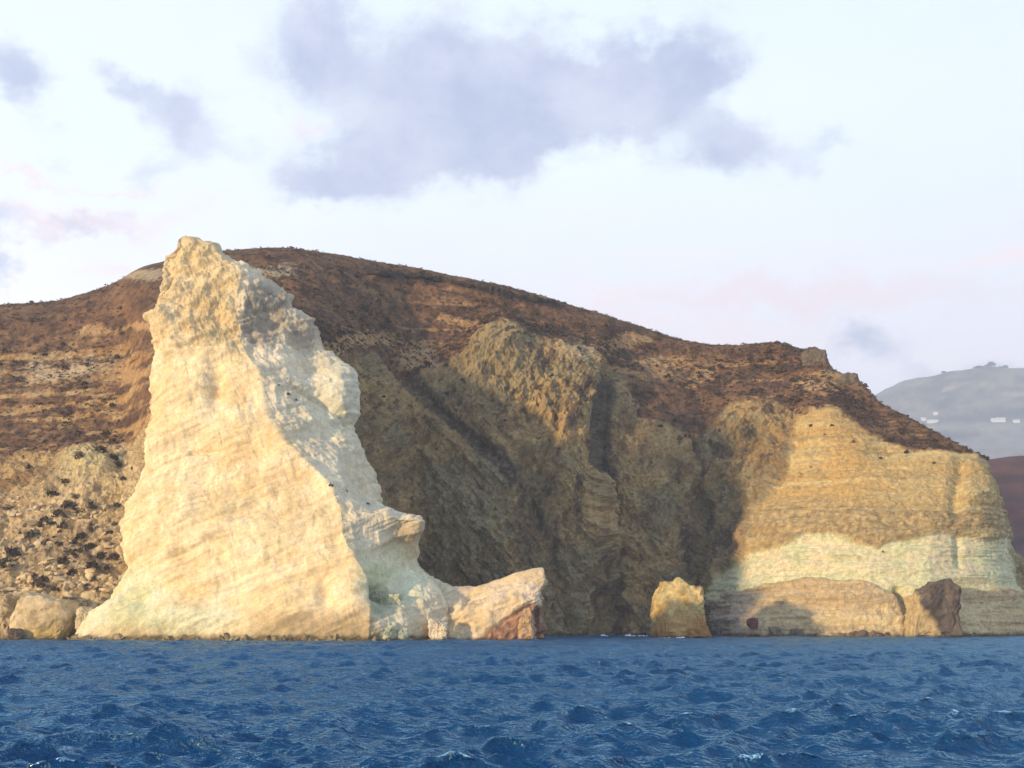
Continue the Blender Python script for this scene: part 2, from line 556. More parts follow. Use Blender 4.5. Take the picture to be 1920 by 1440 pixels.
# swellings: buttress in the bay, cave roof, rock teeth
for (x, y, rx, ry, a) in ((940, 640, 60, 30, 3.0), (1110, 960, 60, 120, 3.5), (900, 1020, 70, 110, 3.0), (1240, 960, 40, 130, 3.2),
                          (1060, 840, 26, 110, 2.6), (1340, 1110, 28, 60, 3.0), (1430, 930, 40, 70, 1.5), (170, 885, 62, 38, 4.0),
                          (1755, 1150, 60, 50, 2.0)):
    disp += a * np.exp(-((px - x) / rx) ** 2 - ((py - y) / ry) ** 2)
# black lava ledge under the crest, and the dark end blocks on the crest
ledge_line = [(705, 512), (800, 518), (880, 534), (960, 552), (1040, 568)]
ledge = np.exp(-(seg_dist(px, py - 9, ledge_line) / 9.0) ** 2) * sstep(fbm(v, 9.0, 3, off=44), -0.4, 0.0)
disp += 3.0 * ledge
crest_fade = 0.25 + 0.75 * sstep(py - np.interp(px, [c[-1][0] for c in T[:-2]], [c[-1][1] for c in T[:-2]]), 2, 30)
disp *= crest_fade
v = v + n * disp[:, None]
v[:, 2] += (1 - crest_fade) * 0.35 * fbm(v, 2.2, 3, off=60.0) * (px < 1560)

# colours of the ground itself
slope_n = fbm(v, 12.0, 5, gain=0.6, off=70.0)
patch = fbm(v, 5.0, 4, gain=0.6, off=77.0)
speck = fbm(v, 1.5, 3, gain=0.6, off=80.0)
layer = fbm(v, (70.0, 40.0, 3.2), 4, gain=0.55, off=90.0)
BROWN, DKBROWN, OCHRE, PALE = np.array([.19, .102, .050]), np.array([.085, .048, .030]), np.array([.40, .235, .10]), np.array([.50, .38, .22])
c_up = lerp(DKBROWN, BROWN, sstep(patch + 0.5 * speck, -0.45, 0.35))
c_up = lerp(c_up, np.array([.24, .138, .070]), sstep(slope_n + 0.5 * layer, 0.15, 0.55) * 0.8)
c_up = lerp(c_up, OCHRE, 0.85 * sstep(layer + 0.5 * patch, 0.30, 0.6) * sstep(py - ct_y, -190, -40))
c_up = lerp(c_up, lerp(np.array([.36, .19, .06]), np.array([.46, .31, .14]), sstep(patch, -.3, .4)), 0.9 * sstep(layer + 0.4 * patch + 0.15 * slope_n, -0.05, 0.32) * (1 - sstep(px, 320, 420)) * sstep(qy, 610, 680))
och = 0.0
for (x, y, rx, ry) in ((180, 622, 55, 12), (265, 616, 40, 10), (775, 668, 48, 28), (690, 640, 70, 18), (860, 610, 60, 9), (800, 690, 40, 18),
                       (630, 650, 45, 22), (60, 765, 60, 7), (170, 740, 50, 6), (110, 690, 90, 16), (240, 700, 60, 22), (1150, 650, 60, 14),
                       (1250, 695, 60, 22), (1190, 640, 50, 10), (1320, 720, 40, 16), (1540, 715, 60, 18)):
    och = np.maximum(och, np.exp(-((qx - x) / rx) ** 2 - ((qy - y) / ry) ** 2))
c_up = lerp(c_up, lerp(OCHRE, np.array([.46, .30, .15]), sstep(patch, -.2, .4)), 0.9 * sstep(och + 0.35 * speck, 0.35, 0.75))
pl = np.maximum(np.exp(-((qx - 120) / 110) ** 2 - ((qy - 690) / 26) ** 2), np.exp(-((qx - 270) / 50) ** 2 - ((qy - 520) / 16) ** 2))
pl = np.maximum(pl, np.exp(-((qx - 500) / 60) ** 2 - ((qy - 505) / 12) ** 2))
c_up = lerp(c_up, np.array([.46, .36, .22]), 0.8 * sstep(pl + 0.5 * speck + 0.2 * layer, 0.45, 0.85))
c_up = lerp(c_up, np.array([.035, .030, .030]), 0.9 * sstep(ledge, 0.3, 0.7))
# bay rock: olive to grey-brown, with dark stains hanging down the face
stain = fbm(v, (5.0, 5.0, 45.0), 4, gain=0.6, off=101.0)
stain2 = fbm(shear, (4.0, 6.0, 24.0), 4, gain=0.6, off=111.0)
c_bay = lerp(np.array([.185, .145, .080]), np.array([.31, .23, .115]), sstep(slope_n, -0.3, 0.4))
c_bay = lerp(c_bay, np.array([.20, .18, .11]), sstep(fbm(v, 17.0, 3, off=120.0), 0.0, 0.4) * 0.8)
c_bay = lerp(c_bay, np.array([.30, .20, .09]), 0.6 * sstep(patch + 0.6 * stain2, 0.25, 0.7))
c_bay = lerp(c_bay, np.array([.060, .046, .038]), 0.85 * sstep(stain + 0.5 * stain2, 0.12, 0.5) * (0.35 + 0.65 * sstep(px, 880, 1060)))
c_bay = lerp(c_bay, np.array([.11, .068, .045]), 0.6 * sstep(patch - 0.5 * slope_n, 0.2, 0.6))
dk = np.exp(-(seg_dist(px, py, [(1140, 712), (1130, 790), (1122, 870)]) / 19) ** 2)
c_bay = lerp(c_bay, np.array([.055, .048, .044]), 0.75 * sstep(dk + 0.25 * stain, 0.3, 0.7))  # chimney's shade painted in as a dark streak
knob = np.exp(-((qx - 935) / 85) ** 2 - ((qy - 690) / 80) ** 2)
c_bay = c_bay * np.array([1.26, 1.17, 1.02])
c_bay = lerp(c_bay, np.array([.27, .215, .11]), 0.7 * sstep(knob + 0.3 * patch, 0.25, 0.8))  # knob colour darkened to mute the sunlight on it
knob2 = np.maximum(np.exp(-((qx - 1090) / 55) ** 2 - ((qy - 655) / 24) ** 2), np.exp(-((qx - 1205) / 30) ** 2 - ((qy - 745) / 22) ** 2))
c_bay = lerp(c_bay, np.array([.40, .31, .19]), 0.7 * sstep(knob2 + 0.3 * speck, 0.35, 0.8))
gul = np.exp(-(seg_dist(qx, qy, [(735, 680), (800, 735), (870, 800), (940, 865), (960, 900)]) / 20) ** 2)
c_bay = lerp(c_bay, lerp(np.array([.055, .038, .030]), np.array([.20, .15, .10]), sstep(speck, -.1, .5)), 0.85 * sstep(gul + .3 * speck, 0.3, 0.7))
dots = sstep(fbm(v, 2.2, 2, off=130.0), 0.34, 0.46)
c_bay = lerp(c_bay, np.array([.07, .045, .03]), 0.8 * dots * (1 - sstep(qy, 760, 900)))
# headland: ochre tuff, rubble, pale band, pinkish foot
c_hd = lerp(np.array([.45, .31, .125]), np.array([.54, .415, .19]), sstep(layer + 0.5 * strata, -0.35, 0.35))
c_hd = lerp(c_hd, np.array([.46, .275, .09]), 0.75 * np.exp(-((qx - 1590) / 60) ** 2 - ((qy - 850) / 55) ** 2))
c_hd = lerp(c_hd, np.array([.30, .20, .09]), 0.75 * sstep(strata + 0.3 * patch, 0.18, 0.5))
rub = sstep(qy, 925, 960) * (1 - sstep(qy - band_top, -2, 2))
c_hd = lerp(c_hd, lerp(np.array([.26, .185, .09]), np.array([.46, .34, .165]), sstep(speck + .5 * patch, -0.4, 0.4)), rub * 0.85)
c_band = lerp(np.array([.58, .56, .33]), np.array([.66, .56, .35]), sstep(patch + layer, -0.3, 0.4))
c_band = lerp(c_band, np.array([.46, .41, .19]), 0.6 * sstep(layer - 0.4 * patch, 0.25, 0.5))
c_hd = lerp(c_hd, c_band, in_band)
c_ft = lerp(np.array([.47, .345, .19]), np.array([.58, .455, .25]), sstep(layer + 0.3 * patch, -0.25, 0.3))
c_ft = lerp(c_ft, np.array([.40, .30, .23]), 0.7 * (1 - sstep(px, 1380, 1450)))
c_hd = lerp(c_hd, c_ft, below)
# left slope: pale tumbled scree under an ochre bank
c_lf = lerp(np.array([.38, .275, .145]), np.array([.58, .45, .26]), sstep(patch + speck * 0.6, -0.4, 0.4))
c_lf = lerp(c_lf, np.array([.20, .135, .085]), 0.85 * sstep(speck + patch * 0.8 + 0.6 * np.exp(-((qx - 130) / 110) ** 2 - ((qy - 1040) / 60) ** 2), 0.30, 0.62))
c_lf = lerp(c_lf, lerp(np.array([.23, .135, .06]), np.array([.40, .27, .12]), sstep(slope_n, -.3, .3)), 1 - sstep(qy + 0.55 * qx, 930, 985))
c_lf = lerp(c_lf, np.array([.52, .43, .22]), 0.85 * np.exp(-((qx - 170) / 58) ** 2 - ((qy - 890) / 36) ** 2))
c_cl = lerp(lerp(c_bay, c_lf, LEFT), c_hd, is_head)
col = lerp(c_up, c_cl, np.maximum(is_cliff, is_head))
wet = 1 - sstep(v[:, 2] + 0.5 * speck, 0.3, 1.3)        # sea-stained, weedy foot of the rock
col = lerp(col, np.array([.055, .040, .026]), wet * 0.9)
col = np.clip(col, 0.01, 0.85)

faces = grid_faces(NS, NT_)
fc = faces[:, :1].ravel()
cls = np.where(is_head[fc] > 0.5, 2, np.where(is_bay[fc] > 0.5, 1, 0))
hv, hf, hc = sub_mesh(v, faces, col, cls == 0)
tag(make_mesh('hill', hv, hf, M_HILL, hc, smooth=False), kind='structure')
bv, bf, bc = sub_mesh(v, faces, col, cls == 1)
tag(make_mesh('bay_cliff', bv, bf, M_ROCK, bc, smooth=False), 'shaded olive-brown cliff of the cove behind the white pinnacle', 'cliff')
ev, ef, ec = sub_mesh(v, faces, col, cls == 2)
tag(make_mesh('headland_cliff', ev, ef, M_ROCK, ec, smooth=False), 'sunlit layered ochre headland cliff with a pale cream band at right', 'cliff')
TV, TN, TPX, TPY, TUP, TCL, THD = v, n, px, py, upper, is_cliff, is_head

# ------------------------------------------------------------------ the white pinnacle
R_ = [  # level: left edge L, ridge R (between lit face and right flank), right edge S
    [(122, 1199, 250), (690, 1200, 233), (840, 1197, 244)],
    [(172, 1150, 252), (692, 1140, 234), (830, 1130, 247)],
    [(205, 1108, 253), (688, 1085, 236), (806, 1080, 252)],
    [(229, 1050, 253), (650, 1020, 239), (792, 1038, 253)],
    [(224, 1000, 254), (640, 985, 241), (795, 996, 250)],
    [(226, 975, 254), (640, 958, 243), (801, 977, 248)],
    [(228, 962, 254), (634, 943, 244), (785, 966, 250)],
    [(240, 930, 255), (612, 905, 246), (717, 952, 262)],
    [(270, 868, 256), (562, 858, 249), (697, 885, 264)],
    [(273, 790, 258), (500, 785, 253), (665, 810, 266)],
    [(278, 715, 260), (486, 705, 256), (660, 742, 268)],
    [(289, 650, 262), (455, 645, 259), (644, 690, 270)],
    [(287, 608, 263), (449, 602, 261), (602, 645, 271)],
    [(300, 568, 265), (442, 562, 263), (568, 588, 271)],
    [(301, 522, 267), (450, 520, 265), (520, 535, 273)],
    [(305, 490, 269), (425, 490, 268), (441, 492, 272)],
    [(325, 464, 270), (394, 468, 270), (400, 470, 273)],
    [(334, 448, 271), (366, 447, 271), (370, 449, 273)],
    [(346, 444, 272), (352, 444, 272), (356, 445, 273)],
]
ctrl = []
for k, (L, R, S) in enumerate(R_):
    Lw, Rw, Sw = W(*L), W(*R), W(*S)
    f = max(0.0, 1 - k / 14.0)
    A = Lw * 0.68 + Rw * 0.32 + np.array([0.6, -2.2, 0]) * (0.35 + f)
    B = Lw * 0.32 + Rw * 0.68 + np.array([0.3, -1.6, 0]) * (0.35 + f)
    G = Rw * 0.5 + Sw * 0.5 + np.array([1.2, -0.6, 0.0]) * (0.5 if k < 12 else 0.1)
    K1 = Sw + np.array([-3.0, 14 if k < 13 else 2.0, 0]) * (0.6 + 0.6 * f)
    K0 = Lw + np.array([3.0, 16 if k < 13 else 2.0, 0]) * (0.6 + 0.6 * f)
    ring = [Lw, A, B, Rw * .92 + B * .08, Rw, Rw * .92 + G * .08, G, Sw, K1, (K1 + K0) / 2 + np.array([0, 4.0, 0]) * (k < 13), K0]
    if k == 0:
        for p in ring:
            p[2] = 0.0
        ctrl.append([p - np.array([0, 3.0, 5.0]) for p in ring])
    ctrl.append(ring)
ctrl.append([W(350, 443.5, 272.4)] * 11)
C = np.array(ctrl)                                    # [levels, ring, 3]
C = C.transpose(1, 0, 2)                              # columns = ring points
C = np.concatenate([C[-2:], C, C[:3]], 0)             # wrap for a smooth closure
ds = np.linalg.norm(np.diff(C, axis=0), axis=2).mean(axis=1) + 0.3
s = np.concatenate([[0], np.cumsum(ds)])
s0, s1 = s[2], s[2 + 11]
PN, PT = 620, 520
# finer sampling on the seen sides
u = np.linspace(0, 1, PN + 1)[:-1]
sc = s0 + (s1 - s0) * np.interp(u, [0, 0.80, 1], [0, (s[2 + 7] - s0) / (s1 - s0), 1])
gg = pchip(s, C.reshape(len(C), -1), sc).reshape(PN, C.shape[1], 3)
dt = np.linalg.norm(np.diff(C[2:2 + 8], axis=1), axis=2).mean(axis=0) + 0.3
t = np.concatenate([[0], np.cumsum(dt)])
gg = pchip(t, gg.transpose(1, 0, 2).reshape(C.shape[1], -1), np.linspace(0, t[-1], PT)).reshape(PT, PN, 3).transpose(1, 0, 2)
ext = np.concatenate([gg[-2:], gg, gg[:2]], 0)
nr = grid_normals(ext)[2:-2]
cen = gg.mean(axis=0, keepdims=True)
if ((gg - cen) * nr).sum() < 0:
    nr = -nr
v = gg.reshape(-1, 3)
n = nr.reshape(-1, 3)
px, py = P(v)
front = sstep(-n[:, 1], -0.35, 0.1)
j1, j2 = fbm(v, 10.0, 4, off=203.0), fbm(v, 10.0, 4, off=207.0)
qx, qy = px + 18 * j1, py + 18 * j2
# relief: massive smooth tuff, bedded in dipping layers, knobbly towards the top
bed = v.copy()
bed[:, 2] = v[:, 2] - 0.40 * v[:, 0]
big = fbm(v, 22.0, 3, off=210.0)
midr = fbm(v, 8.0, 4, gain=0.5, off=215.0, ridged=True)
beds = fbm(bed, (40.0, 40.0, 3.4), 4, gain=0.55, off=221.0)
small = fbm(v, 2.4, 4, gain=0.6, off=230.0)
knob = fbm(v, 5.0, 3, gain=0.6, off=236.0)
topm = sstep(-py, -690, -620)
joints = fbm(np.stack([v[:, 0] + .35 * v[:, 2], v[:, 1], v[:, 2] * .35], 1), (5.0, 5.0, 5.0), 3, gain=.6, off=280.0, ridged=True)
disp = 1.7 * big - 0.16 * sstep(joints, 0.5, 0.8) - 0.16 * sstep(fbm(bed, (16.0, 16.0, 2.2), 3, off=284.0, ridged=True), 0.5, 0.8) + (0.65 + 0.9 * topm) * (midr - 0.3) + (0.5 + 0.5 * topm) * beds + 0.32 * stairs(beds + 0.5 * knob, 4.0) + (0.15 + 0.4 * topm) * small + 0.9 * topm * knob
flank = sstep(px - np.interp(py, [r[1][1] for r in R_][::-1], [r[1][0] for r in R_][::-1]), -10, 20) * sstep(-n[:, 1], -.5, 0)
disp += flank * 0.8 * fbm(v, (5, 5, 16), 4, gain=.6, off=240.0)
# ledge of the shoulder, hollows and cracks of the face
for (x, y, rx, ry, a) in ((380, 655, 90, 12, 1.6), (405, 725, 16, 40, -1.8), (350, 745, 60, 60, 1.2), (440, 800, 60, 40, 1.4), (330, 960, 90, 90, 1.6),
                          (660, 1130, 40, 45, 2.2), (610, 1115, 14, 26, -1.8), (540, 1130, 60, 30, 1.2), (730, 1098, 34, 26, -5.5), (735, 1060, 50, 40, -2.0),
                          (640, 735, 26, 60, 2.5), (575, 690, 30, 30, -1.5), (560, 800, 50, 26, 1.8), (640, 870, 34, 60, 2.0),
                          (300, 595, 20, 16, 1.4), (345, 470, 16, 14, 1.0), (330, 1160, 160, 22, 1.8), (250, 1080, 40, 40, -1.2)):
    disp += a * front * np.exp(-((px - x) / rx) ** 2 - ((py - y) / ry) ** 2)
for pts, wd, dp in (([(360, 850), (410, 845), (470, 830)], 4, 0.7), 
                    ([(300, 660), (380, 648), (445, 652)], 4, 0.8), ([(340, 575), (400, 570), (445, 575)], 3, 0.8),
                    ([(545, 725), (600, 755), (650, 800)], 6, 1.2)):
    disp -= dp * front * np.exp(-(seg_dist(px + 5 * j1, py + 5 * j2, pts) / wd) ** 2)
disp -= 0.9 * front * (1 - sstep(px - np.interp(py, [r[0][1] for r in R_][::-1], [r[0][0] for r in R_][::-1]), 0, 40))
disp *= 0.3 + 0.7 * sstep(py, 444, 470)
v = v + n * disp[:, None]
# colour
patch = fbm(v, 9.0, 4, gain=0.55, off=250.0)
speck = fbm(v, 1.6, 3, off=255.0)
streak = fbm(bed, (26.0, 26.0, 1.7), 4, gain=0.6, off=260.0)
drip = fbm(v, (3.0, 3.0, 18.0), 3, gain=0.6, off=265.0)
cc = lerp(np.array([.66, .51, .285]), np.array([.74, .605, .385]), sstep(patch, -0.35, 0.35))
cc = lerp(cc, np.array([.60, .40, .19]), 0.6 * sstep(fbm(v, 13.0, 3, off=270.0) + 0.3 * drip, 0.05, 0.5) * (1 - sstep(py, 900, 1050)))
cc = lerp(cc, np.array([.50, .39, .24]), 0.5 * sstep(streak, 0.12, 0.5))
cc = lerp(cc, np.array([.52, .40, .20]), 0.4 * sstep(drip + 0.4 * patch, 0.2, 0.55))
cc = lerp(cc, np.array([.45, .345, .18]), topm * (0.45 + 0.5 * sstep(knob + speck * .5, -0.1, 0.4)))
flc = lerp(np.array([.56, .49, .35]), np.array([.68, .60, .44]), sstep(patch + .4 * drip, -0.3, 0.4))  # greyer tone of the flank turned from the sun, painted in
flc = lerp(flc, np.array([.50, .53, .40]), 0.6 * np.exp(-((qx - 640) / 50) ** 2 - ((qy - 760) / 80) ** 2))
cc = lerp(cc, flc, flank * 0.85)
gy = np.exp(-((qx - 490) / 60) ** 2 - ((qy - 590) / 70) ** 2) * sstep(px, 440, 465)
gy = np.maximum(gy, 0.7 * np.exp(-((qx - 560) / 60) ** 2 - ((qy - 620) / 50) ** 2))
cc = lerp(cc, lerp(np.array([.10, .085, .075]), np.array([.24, .20, .155]), sstep(speck + drip, -.4, .4)), 0.75 * sstep(gy + 0.2 * drip, 0.25, 0.75))
green = np.maximum(np.exp(-((qx - 250) / 75) ** 2 - ((qy - 1110) / 55) ** 2), 0.9 * np.exp(-((qx - 740) / 70) ** 2 - ((qy - 1080) / 70) ** 2))
green = np.maximum(green, 0.9 * np.exp(-((qx - 300) / 180) ** 2 - ((qy - 1165) / 32) ** 2))
cc = lerp(cc, lerp(np.array([.50, .51, .30]), np.array([.60, .60, .42]), sstep(patch, -.3, .3)), 0.85 * sstep(green, 0.2, 0.75))
cc = lerp(cc, np.array([.33, .23, .12]), 0.75 * np.exp(-((qx - 770) / 36) ** 2 - ((qy - 1010) / 22) ** 2))
cc = lerp(cc, np.array([.30, .32, .21]), 0.85 * sstep(np.exp(-((qx - 722) / 34) ** 2 - ((qy - 1112) / 36) ** 2), .25, .7))  # shade of the alcove painted as a darker green-grey
cc = lerp(cc, np.array([.34, .25, .14]), 0.85 * sstep(qy + 30 * patch, 1118, 1170) * sstep(px, 430, 560) * (1 - sstep(px, 690, 720)))
cc = lerp(cc, np.array([.34, .26, .13]), 0.6 * (1 - sstep(v[:, 2] + 2.2 * patch, 0.8, 3.6)))
wet = 1 - sstep(v[:, 2] + 0.6 * speck, 0.35, 1.5)
cc = lerp(cc, np.array([.075, .058, .03]), wet * 0.9)
root = bpy.data.objects.new('rock_pinnacle', None)
COL.objects.link(root)
base_pt = W(420, 1199, 248)
root.location = base_pt
tag(root, 'tall cream white rock pinnacle rising from the sea, sharp peak at left', 'rock')
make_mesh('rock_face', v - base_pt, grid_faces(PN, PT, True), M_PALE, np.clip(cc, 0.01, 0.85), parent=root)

# its low spur running right, cream above and rust red beneath
ST = []
crest = [(770, 1040, 258), (800, 1076, 256), (850, 1095, 254), (882, 1102, 253), (930, 1086, 251), (975, 1070, 250), (1008, 1062, 250), (1021, 1064, 250), (1020, 1074, 250.5)]
foot = [(770, 246), (800, 245), (850, 243), (882, 242), (930, 241), (975, 241.5), (998, 243), (1004, 246), (1005, 249)]
for (cx, cy, cd), (fx, fd) in zip(crest, foot):
    c = W(cx, cy, cd)
    f = W(fx, 1200, fd)
    f[2] = 0
    m = c * 0.5 + f * 0.5 + np.array([0.0, -2.2, 0.9])
    ST.append([f + np.array([0, -1, -4.0]), f, f * 0.75 + c * 0.25 + np.array([0, -1.0, 0]), m, f * .2 + c * .8 + np.array([0, -1.2, 0]), c,
               c + np.array([-.3, 3.0, -1.5]), np.array([c[0] - 1, c[1] + 9, -4.0])])
e = W(985, 1140, 256)
ST.append([p * 0.15 + np.array([e[0], e[1] + 2, p[2]]) * 0.85 for p in ST[-1]])
g = surface(ST, 300, 190)
nr = grid_normals(g)
if nr[150, 60, 1] > 0:
    nr = -nr
v = g.reshape(-1, 3)
n = nr.reshape(-1, 3)
px, py = P(v)
bed = v.copy()
bed[:, 2] = v[:, 2] - 0.42 * v[:, 0]
rid = fbm(bed, (14, 14, 1.9), 4, gain=.6, off=301.0)
sm = fbm(v, 1.6, 4, gain=.6, off=305.0)
disp = 0.7 * rid + 0.5 * stairs(rid, 4.0) + 0.4 * sm + 1.0 * fbm(v, 6.0, 3, off=309.0)
redline = 1190 - (px - 862) * 0.72
red = sstep(poly_sd(px + 6 * sm, py + 6 * rid, [(884, 1205), (908, 1180), (952, 1152), (985, 1132), (1012, 1128), (1020, 1205)]), -3, 5)
disp -= red * 0.9
disp -= 0.5 * np.exp(-(seg_dist(px, py, [(888, 1105), (868, 1150), (836, 1180)]) / 5) ** 2)
disp *= 0.35 + 0.65 * sstep(py - np.interp(px, [c[0] for c in crest[:8]], [c[1] for c in crest[:8]]), 1, 18)
v = v + n * disp[:, None]
cc = lerp(np.array([.56, .43, .26]), np.array([.66, .52, .36]), sstep(fbm(v, 5.0, 4, off=311.0), -.3, .3))
cc = lerp(cc, np.array([.55, .52, .36]), 0.8 * (1 - sstep(px + 20 * sm, 810, 870)))
cc = lerp(cc, np.array([.46, .35, .20]), 0.6 * sstep(rid, 0.15, 0.45))
cc = lerp(cc, lerp(np.array([.20, .095, .06]), np.array([.36, .20, .11]), sstep(rid + sm, -.3, .4)), red * 0.92)
cc = lerp(cc, np.array([.50, .36, .12]), 0.7 * np.exp(-((px - 800) / 50) ** 2 - ((py - 1185) / 9) ** 2))
wet = 1 - sstep(v[:, 2] + 0.5 * sm, 0.2, 1.0)
cc = lerp(cc, np.array([.07, .05, .03]), wet * 0.85)
sp = make_mesh('rock_spur', v - base_pt, grid_faces(300, 190), M_PALE, np.clip(cc, .01, .85), parent=root)
sp['label'] = 'low cream spur with a rust red underside'


# ------------------------------------------------------------------ loose rocks and boulders
def boulder(name, px0, py0, px1, py1, D, depth, c0, c1, label, seed, cat='boulder', rough=0.22, cut=0, sub=5, lean=0.0, foot=None, shape=None, group=None, outline=None, lit_left=None):
    """a broken block between two photo corners at distance D; facets are cut by random planes"""
    r = np.random.default_rng(seed)
    lo, hi = W(px0, py1, D), W(px1, py0, D)
    cen = (lo + hi) / 2
    half = np.array([(hi[0] - lo[0]) / 2, depth / 2, (hi[2] - lo[2]) / 2])
    import bmesh
    bm = bmesh.new()
    bmesh.ops.create_icosphere(bm, subdivisions=sub, radius=1.0)
    u_ = np.array([q.co[:] for q in bm.verts])
    fs = np.array([[q.index for q in f.verts] for f in bm.faces])
    bm.free()
    # block: intersect the ball direction with a set of planes
    pl = [np.array(a, float) for a in ((1, 0, 0), (-1, 0, 0), (0, 1, 0), (0, -1, 0), (0, 0, 1), (0, 0, -1))]
    dd = [0.98, 0.98, 0.95, 0.9, 0.97, 1.0]
    for _ in range(9 + cut):
        a = r.normal(size=3)
        a /= np.linalg.norm(a)
        pl.append(a)
        dd.append(r.uniform(0.86, 1.1))
    if shape:
        for a, d_ in shape:
            a = np.array(a, float)
            pl.append(a / np.linalg.norm(a))
            dd.append(d_)
    rad = np.full(len(u_), 9.0)
    for a, d_ in zip(pl, dd):
        dot = u_ @ a
        rad = np.where(dot > 1e-3, np.minimum(rad, d_ / np.maximum(dot, 1e-3)), rad)
    q = u_ * rad[:, None]
    q *= half
    if outline:
        op_ = np.array([W(x_, y_, D)[[0, 2]] for x_, y_ in outline]) - cen[[0, 2]]
        th_ = np.arctan2(u_[:, 2], u_[:, 0])
        cs, sn = np.cos(th_), np.sin(th_)
        best = np.zeros(len(u_))
        for (ax_, az_), (bx_, bz_) in zip(op_, np.roll(op_, -1, 0)):
            ex, ez = bx_ - ax_, bz_ - az_
            den = cs * ez - sn * ex
            den = np.where(np.abs(den) < 1e-9, 1e-9, den)
            tt_ = (ax_ * ez - az_ * ex) / den
            uu_ = (ax_ * sn - az_ * cs) / den
            best = np.where((tt_ > 0) & (uu_ >= -1e-6) & (uu_ <= 1 + 1e-6), np.maximum(best, tt_), best)
        fac = (1 - np.abs(u_[:, 1]) ** 5) ** 0.35
        q = np.stack([best * cs * fac, np.sign(u_[:, 1]) * np.abs(u_[:, 1]) ** 0.8 * half[1], best * sn * fac], 1)
    q[:, 0] += lean * q[:, 2]
    wv = q + cen
    sz = half.mean()
    nz = fbm(wv, sz * 0.9, 4, gain=.6, off=seed * 3.1)
    fz = fbm(wv, sz * 0.3, 3, gain=.6, off=seed * 5.7)
    nz2 = 0.4 * nz + 1.1 * stairs(nz, 3.0)
    wv = wv + u_ * ((nz2 * rough + fz * rough * 0.5) * sz)[:, None]
    cc = lerp(np.array(c0), np.array(c1), sstep(fbm(wv, sz * 0.8, 4, off=seed * 1.7), -.35, .35))
    if foot is not None:
        hgt = (wv[:, 2] - lo[2]) / (hi[2] - lo[2])
        cc = lerp(cc, np.array(foot), 1 - sstep(hgt + 0.25 * nz, 0.12, 0.5))
    if lit_left:  # sun and shade put into the colour: tan lit side, dark right side
        bx_, by_ = P(wv)
        cc = lerp(cc, np.array(lit_left[1]), 1 - sstep(bx_ - (by_ - 1140) * 0.55 + 14 * nz - lit_left[0], -6, 6))
    wet = 1 - sstep(wv[:, 2] + 0.3 * nz, 0.15, 0.8)
    cc = lerp(cc, np.array([.065, .048, .03]), wet * 0.85)
    base = np.array([cen[0], cen[1], lo[2]])
    o = make_mesh(name, wv - base, fs, M_ROCK, np.clip(cc, .01, .85), smooth=False)
    o.location = base
    tag(o, label, cat, group)
    return o


boulder('boulder', 36, 1108, 150, 1208, 255, 11, (.42, .31, .16), (.58, .45, .26), 'big rounded cream boulder at the waterline left of the pinnacle', 1, foot=(.50, .36, .13), rough=.1,
        outline=[(35, 1208), (32, 1160), (42, 1126), (60, 1110), (95, 1119), (135, 1127), (149, 1150), (141, 1176), (120, 1208)])
boulder('boulder', 146, 1138, 176, 1184, 252, 4, (.52, .42, .24), (.62, .5, .32), 'small cream block wedged beside the big rounded boulder', 2)
boulder('boulder', 18, 1178, 44, 1208, 249, 2.6, (.10, .075, .06), (.16, .12, .09), 'small dark boulder at the waterline, far left', 3)
boulder('boulder', -30, 1118, 36, 1206, 258, 7, (.36, .27, .15), (.48, .37, .21), 'tan boulder cut by the left edge of the picture', 4)
boulder('rock_stack', 1222, 1083, 1332, 1204, 292, 12, (.46, .32, .12), (.60, .46, .20), 'sunlit yellow rock stack standing before the dark cove wall', 5, cat='rock',
        rough=0.15, foot=(.34, .17, .055),
        outline=[(1224, 1204), (1221, 1150), (1227, 1112), (1243, 1090), (1276, 1086), (1290, 1098), (1300, 1105), (1310, 1104), (1317, 1150), (1333, 1204)])
boulder('boulder', 1698, 1086, 1795, 1198, 309.5, 10, (.085, .065, .05), (.15, .115, .085), 'big angular boulder on the headland foot, dark brown with its sunlit left side painted tan', 6, rough=0.15,
        lit_left=(1738, (.46, .34, .17)),
        outline=[(1696, 1198), (1700, 1160), (1716, 1122), (1746, 1092), (1776, 1085), (1791, 1102), (1795, 1150), (1797, 1198)])
boulder('boulder', 1402, 1159, 1420, 1179, 319, 2.4, (.17, .06, .045), (.24, .09, .065), 'small dark red boulder on the pale headland foot', 7)
boulder('boulder', 1442, 1176, 1464, 1194, 317.5, 3, (.20, .17, .11), (.28, .23, .15), 'grey-brown boulder at the waterline right of the red boulder', 8)
boulder('boulder', 1482, 1179, 1506, 1196, 315.5, 3, (.12, .10, .08), (.2, .16, .11), 'low dark boulder at the waterline below the headland band', 9)
boulder('boulder', 716, 1112, 752, 1172, 241, 4.2, (.40, .40, .27), (.50, .49, .33), 'upright greenish boulder inside the alcove of the white rock', 10)
boulder('boulder', 694, 1108, 722, 1150, 243, 3.2, (.33, .33, .23), (.45, .43, .3), 'smaller greenish boulder at the back of the alcove', 11)
boulder('boulder', 700, 1166, 742, 1206, 237, 4, (.45, .47, .31), (.55, .55, .38), 'flat pale green boulder at the waterline below the alcove', 12)
boulder('boulder', 738, 1174, 766, 1206, 238, 3, (.36, .38, .26), (.5, .5, .36), 'small grey-green rock right of the flat pale green boulder', 13)
boulder('boulder', 805, 1160, 838, 1206, 240, 3.5, (.60, .50, .34), (.72, .6, .42), 'pinkish cream boulder at the foot of the low spur', 14)
boulder('boulder', 972, 1140, 1000, 1200, 240, 3.5, (.40, .26, .14), (.5, .34, .2), 'rusty tan block under the red side of the spur', 15, shape=[((0.8, 0, .6), .9), ((-.7, 0, .7), .85)])
